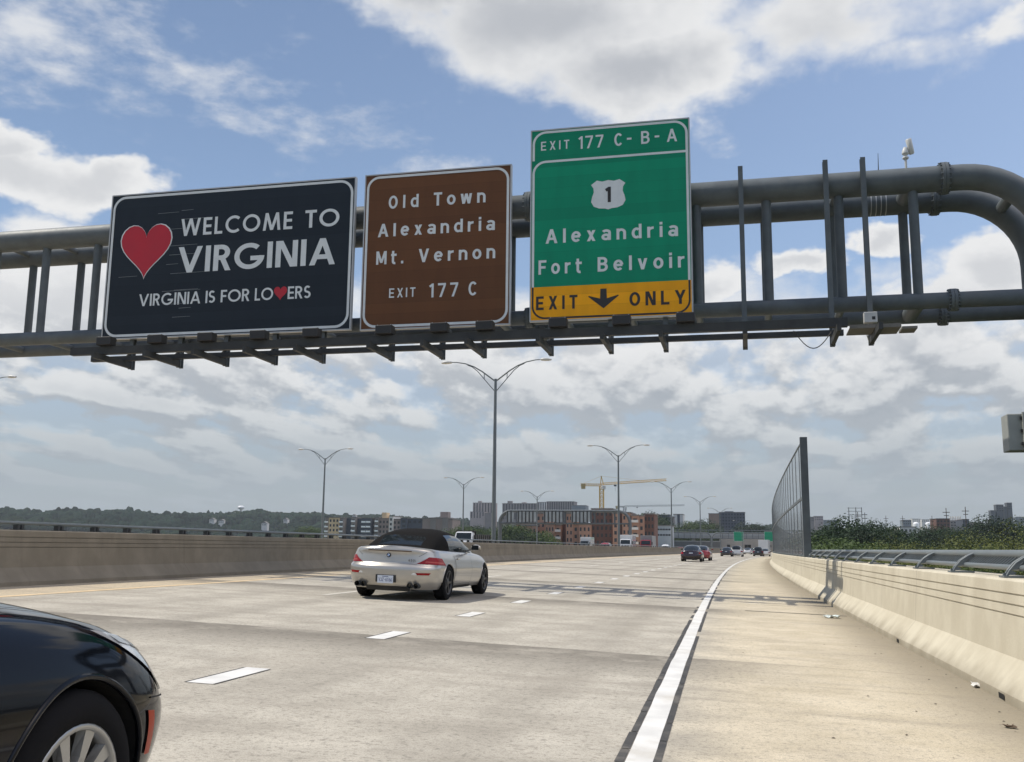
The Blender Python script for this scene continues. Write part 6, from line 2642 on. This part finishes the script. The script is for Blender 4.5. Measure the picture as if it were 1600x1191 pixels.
make_tree_kind('tall_dark', 1, 16, 5.6, 5.6, 90, 260, .36, M['leaf_dark'])
make_tree_kind('broad_dark', 2, 13, 7.5, 6.5, 90, 260, .36, M['leaf_dark'])
make_tree_kind('mid', 3, 12, 6, 6, 80, 260, .34, M['leaf_mid'])
make_tree_kind('olive', 4, 10.4, 6.2, 5.6, 130, 700, .115, M['leaf_olive'], .1)
make_tree_kind('olive_b', 5, 9.4, 5.2, 5.0, 120, 700, .115, M['leaf_olive'], .1)
make_tree_kind('mid_b', 6, 10.5, 6.0, 5.0, 120, 560, .13, M['leaf_mid'], .1)


def tree(kind, px, py_top, Y, label, group, zbase=-10., sx=1.):
    me, tk, h = LEAF_TREES[kind]
    p = at(px, py_top, Y)
    k = (p.z - zbase) / h * .93
    t = thing('broadleaf_tree' if 'olive' not in kind else 'willow_tree', label, 'tree', (p.x, Y, zbase), RNG.uniform(0, 6.28), group)
    t.scale = (k * sx, k * sx, k)
    for nm, m_ in (('crown', me), ('trunk', tk)):
        o = bpy.data.objects.new(nm, m_)
        COL.objects.link(o)
        o.parent = t


RB = 'trees below the right parapet'
for kind, px, top, Y, sx, lab in (
        ('broad_dark', 1278, 821, 190, 1.0, 'dark tree just right of the noise wall end post'),
        ('tall_dark', 1302, 812, 215, 1.1, 'dark tree between the noise wall post and the tallest dark tree'),
        ('tall_dark', 1327, 801, 200, 1.25, 'tallest dark tree, below the lattice switchyard frame'),
        ('broad_dark', 1352, 818, 185, .9, 'dark tree right below the lattice side pole'),
        ('tall_dark', 1369, 808, 230, 1.0, 'dark tree with a ragged top right of the switchyard frame'),
        ('tall_dark', 1388, 813, 240, 1.0, 'dark tree in the middle of the dark clump, left of the pale shed'),
        ('broad_dark', 1404, 822, 230, .9, 'low dark tree directly before the pale shed'),
        ('broad_dark', 1446, 819, 330, 1.2, 'dark tree right of the pale shed under the white domes'),
        ('broad_dark', 1480, 822, 330, 1.2, 'dark tree below the left power pole'),
        ('broad_dark', 1512, 823, 340, 1.1, 'dark tree below the right power pole'),
        ('broad_dark', 1556, 803, 360, 1.2, 'big rounded dark tree in front of the silo building'),
        ('mid', 1302, 838, 120, 1.0, 'shaded green tree over the railing right of the noise wall post'),
        ('mid', 1342, 836, 125, 1.1, 'shaded green tree over the railing below the tallest dark tree'),
        ('mid_b', 1372, 848, 105, 1.0, 'mid green tree left of the yellowish willow'),
        ('olive', 1412, 843, 82, 1.0, 'yellowish willow behind the railing, centre of the right bank'),
        ('olive_b', 1388, 853, 78, .9, 'small yellowish willow at the left of the willow clump'),
        ('olive_b', 1440, 851, 76, .9, 'small yellowish willow right of the centre willow'),
        ('mid_b', 1468, 846, 100, 1.1, 'green tree between the yellowish willows'),
        ('olive_b', 1496, 845, 80, 1.0, 'yellowish willow below the right power pole'),
        ('olive', 1530, 836, 78, 1.0, 'yellowish willow left of the large willow at the right edge'),
        ('olive', 1574, 817, 72, 1.0, 'large yellowish willow near the right edge below the silo building'),
        ('olive', 1612, 824, 70, 1.0, 'yellowish willow cut by the right edge of the picture'),
        ('mid_b', 1550, 845, 66, .9, 'low green tree over the railing near the right edge'),
        ('mid', 1262, 832, 140, 1.0, 'shaded tree seen behind the noise wall end post')):
    tree(kind, px, top, Y, lab, RB, sx=sx)
LBK = 'trees before the apartment blocks'
for k, (px, top, Y, kind, lab) in enumerate((
        (722, 818, 470, 'mid', 'tree behind the white dump truck'), (736, 822, 460, 'mid', 'tree left of the tallest lamp post, behind the dump truck'), (752, 820, 480, 'broad_dark', 'tree just left of the tallest lamp post'),
        (786, 818, 400, 'broad_dark', 'dark tree under the left bend of the far gantry'), (800, 816, 400, 'mid', 'tree left of the orange brick block'), (821, 828, 380, 'broad_dark', 'dark round tree before the orange brick block'),
        (843, 827, 380, 'mid', 'round tree before the brick block, right of the small lamp'), (488, 820, 640, 'mid', 'tree left of the lamp post by the tan apartments'), (470, 824, 640, 'broad_dark', 'dark tree on the left of the tan apartments'),
        (1005, 800, 800, 'mid', 'tree above the short brick block'), (1012, 798, 820, 'broad_dark', 'dark tree on the skyline under the grey crane jib'), (992, 799, 830, 'mid', 'tree on the skyline left of the grey crane jib end'),
        (1080, 812, 760, 'mid', 'green tree between the third and fourth street lamps'), (1092, 810, 760, 'broad_dark', 'dark tree behind the fourth street lamp'), (1100, 815, 740, 'mid', 'green tree left of the dark slab tower block'),
        (1172, 815, 760, 'broad_dark', 'dark tree right of the dark slab tower block'), (1186, 818, 760, 'broad_dark', 'dark tree left of the noise wall far end'))):
    tree(kind, px, top, Y, lab, LBK, sx=1.15)

# the far wooded ridge: one mass of tree crowns
bm = bmesh.new()
bmesh.ops.create_icosphere(bm, subdivisions=2, radius=1)
IV = np.array([v.co for v in bm.verts])
IF = np.array([[v.index for v in f.verts] for f in bm.faces])
bm.free()
VV, FF = [], []
nb = 0
rng = np.random.RandomState(5)


def crown_at(x, y, z, r, hgt):
    global nb
    d = IV * (1 + rng.uniform(-.16, .16, size=(len(IV), 1)))
    a = rng.uniform(0, 6.28)
    c, s_ = math.cos(a), math.sin(a)
    v = np.stack([d[:, 0] * c - d[:, 1] * s_, d[:, 0] * s_ + d[:, 1] * c, d[:, 2]], 1) * (r, r, hgt / 2) + (x, y, z + hgt * .45)
    VV.append(v)
    FF.append(IF + nb)
    nb += len(IV)


for k in range(9000):
    y = rng.uniform(1430, 2420)
    px = rng.uniform(-40, 1215)
    d = ray(px, 800)
    x = d.x / d.y * y
    z = ridge(x, y)
    crown_at(x, y, z, rng.uniform(5, 9), rng.uniform(11, 17) + (5 if rng.rand() < .08 else 0))
for k in range(2600):            # lower woods on the flat
    y = rng.uniform(700, 1430)
    px = rng.uniform(-40, 1215)
    d = ray(px, 800)
    x = d.x / d.y * y
    crown_at(x, y, -10, rng.uniform(5, 8), rng.uniform(9, 14))
for k in range(1500):            # and behind the right bank
    y = rng.uniform(420, 2600)
    px = rng.uniform(1205, 1640)
    d = ray(px, 800)
    x = d.x / d.y * y
    crown_at(x, y, -10, rng.uniform(5, 8), rng.uniform(7, 11) + y * .0022)
me = bpy.data.meshes.new('distant_woods')
me.from_pydata(np.concatenate(VV).tolist(), [], np.concatenate(FF).tolist())
me.materials.append(M['leaf_hill'])
me.polygons.foreach_set('use_smooth', [True] * len(me.polygons))
me.update()
o = bpy.data.objects.new('distant_woods', me)
COL.objects.link(o)
tag(o, 'dark green woods covering the far ridge and lowland', 'woods', kind='stuff')

# ------------------------------------------------------------------ haze
o = MB().box(-9500, 9500, -2500, 9500, -12, 160).build('haze', None) if False else None
hm = bpy.data.materials.new('haze_air')
hm.use_nodes = True
ht = hm.node_tree
ht.nodes.clear()
pv = ht.nodes.new('ShaderNodeVolumePrincipled')
pv.inputs['Color'].default_value = (.80, .87, .95, 1)
pv.inputs['Density'].default_value = .000078
pv.inputs['Anisotropy'].default_value = .2
hout = ht.nodes.new('ShaderNodeOutputMaterial')
ht.links.new(pv.outputs[0], hout.inputs['Volume'])
o = MB().box(-9300, 9300, -2300, 9300, -12, 170).build('haze', hm)
tag(o, 'thin blue summer haze between the bridge and the far hills', 'haze', kind='stuff')
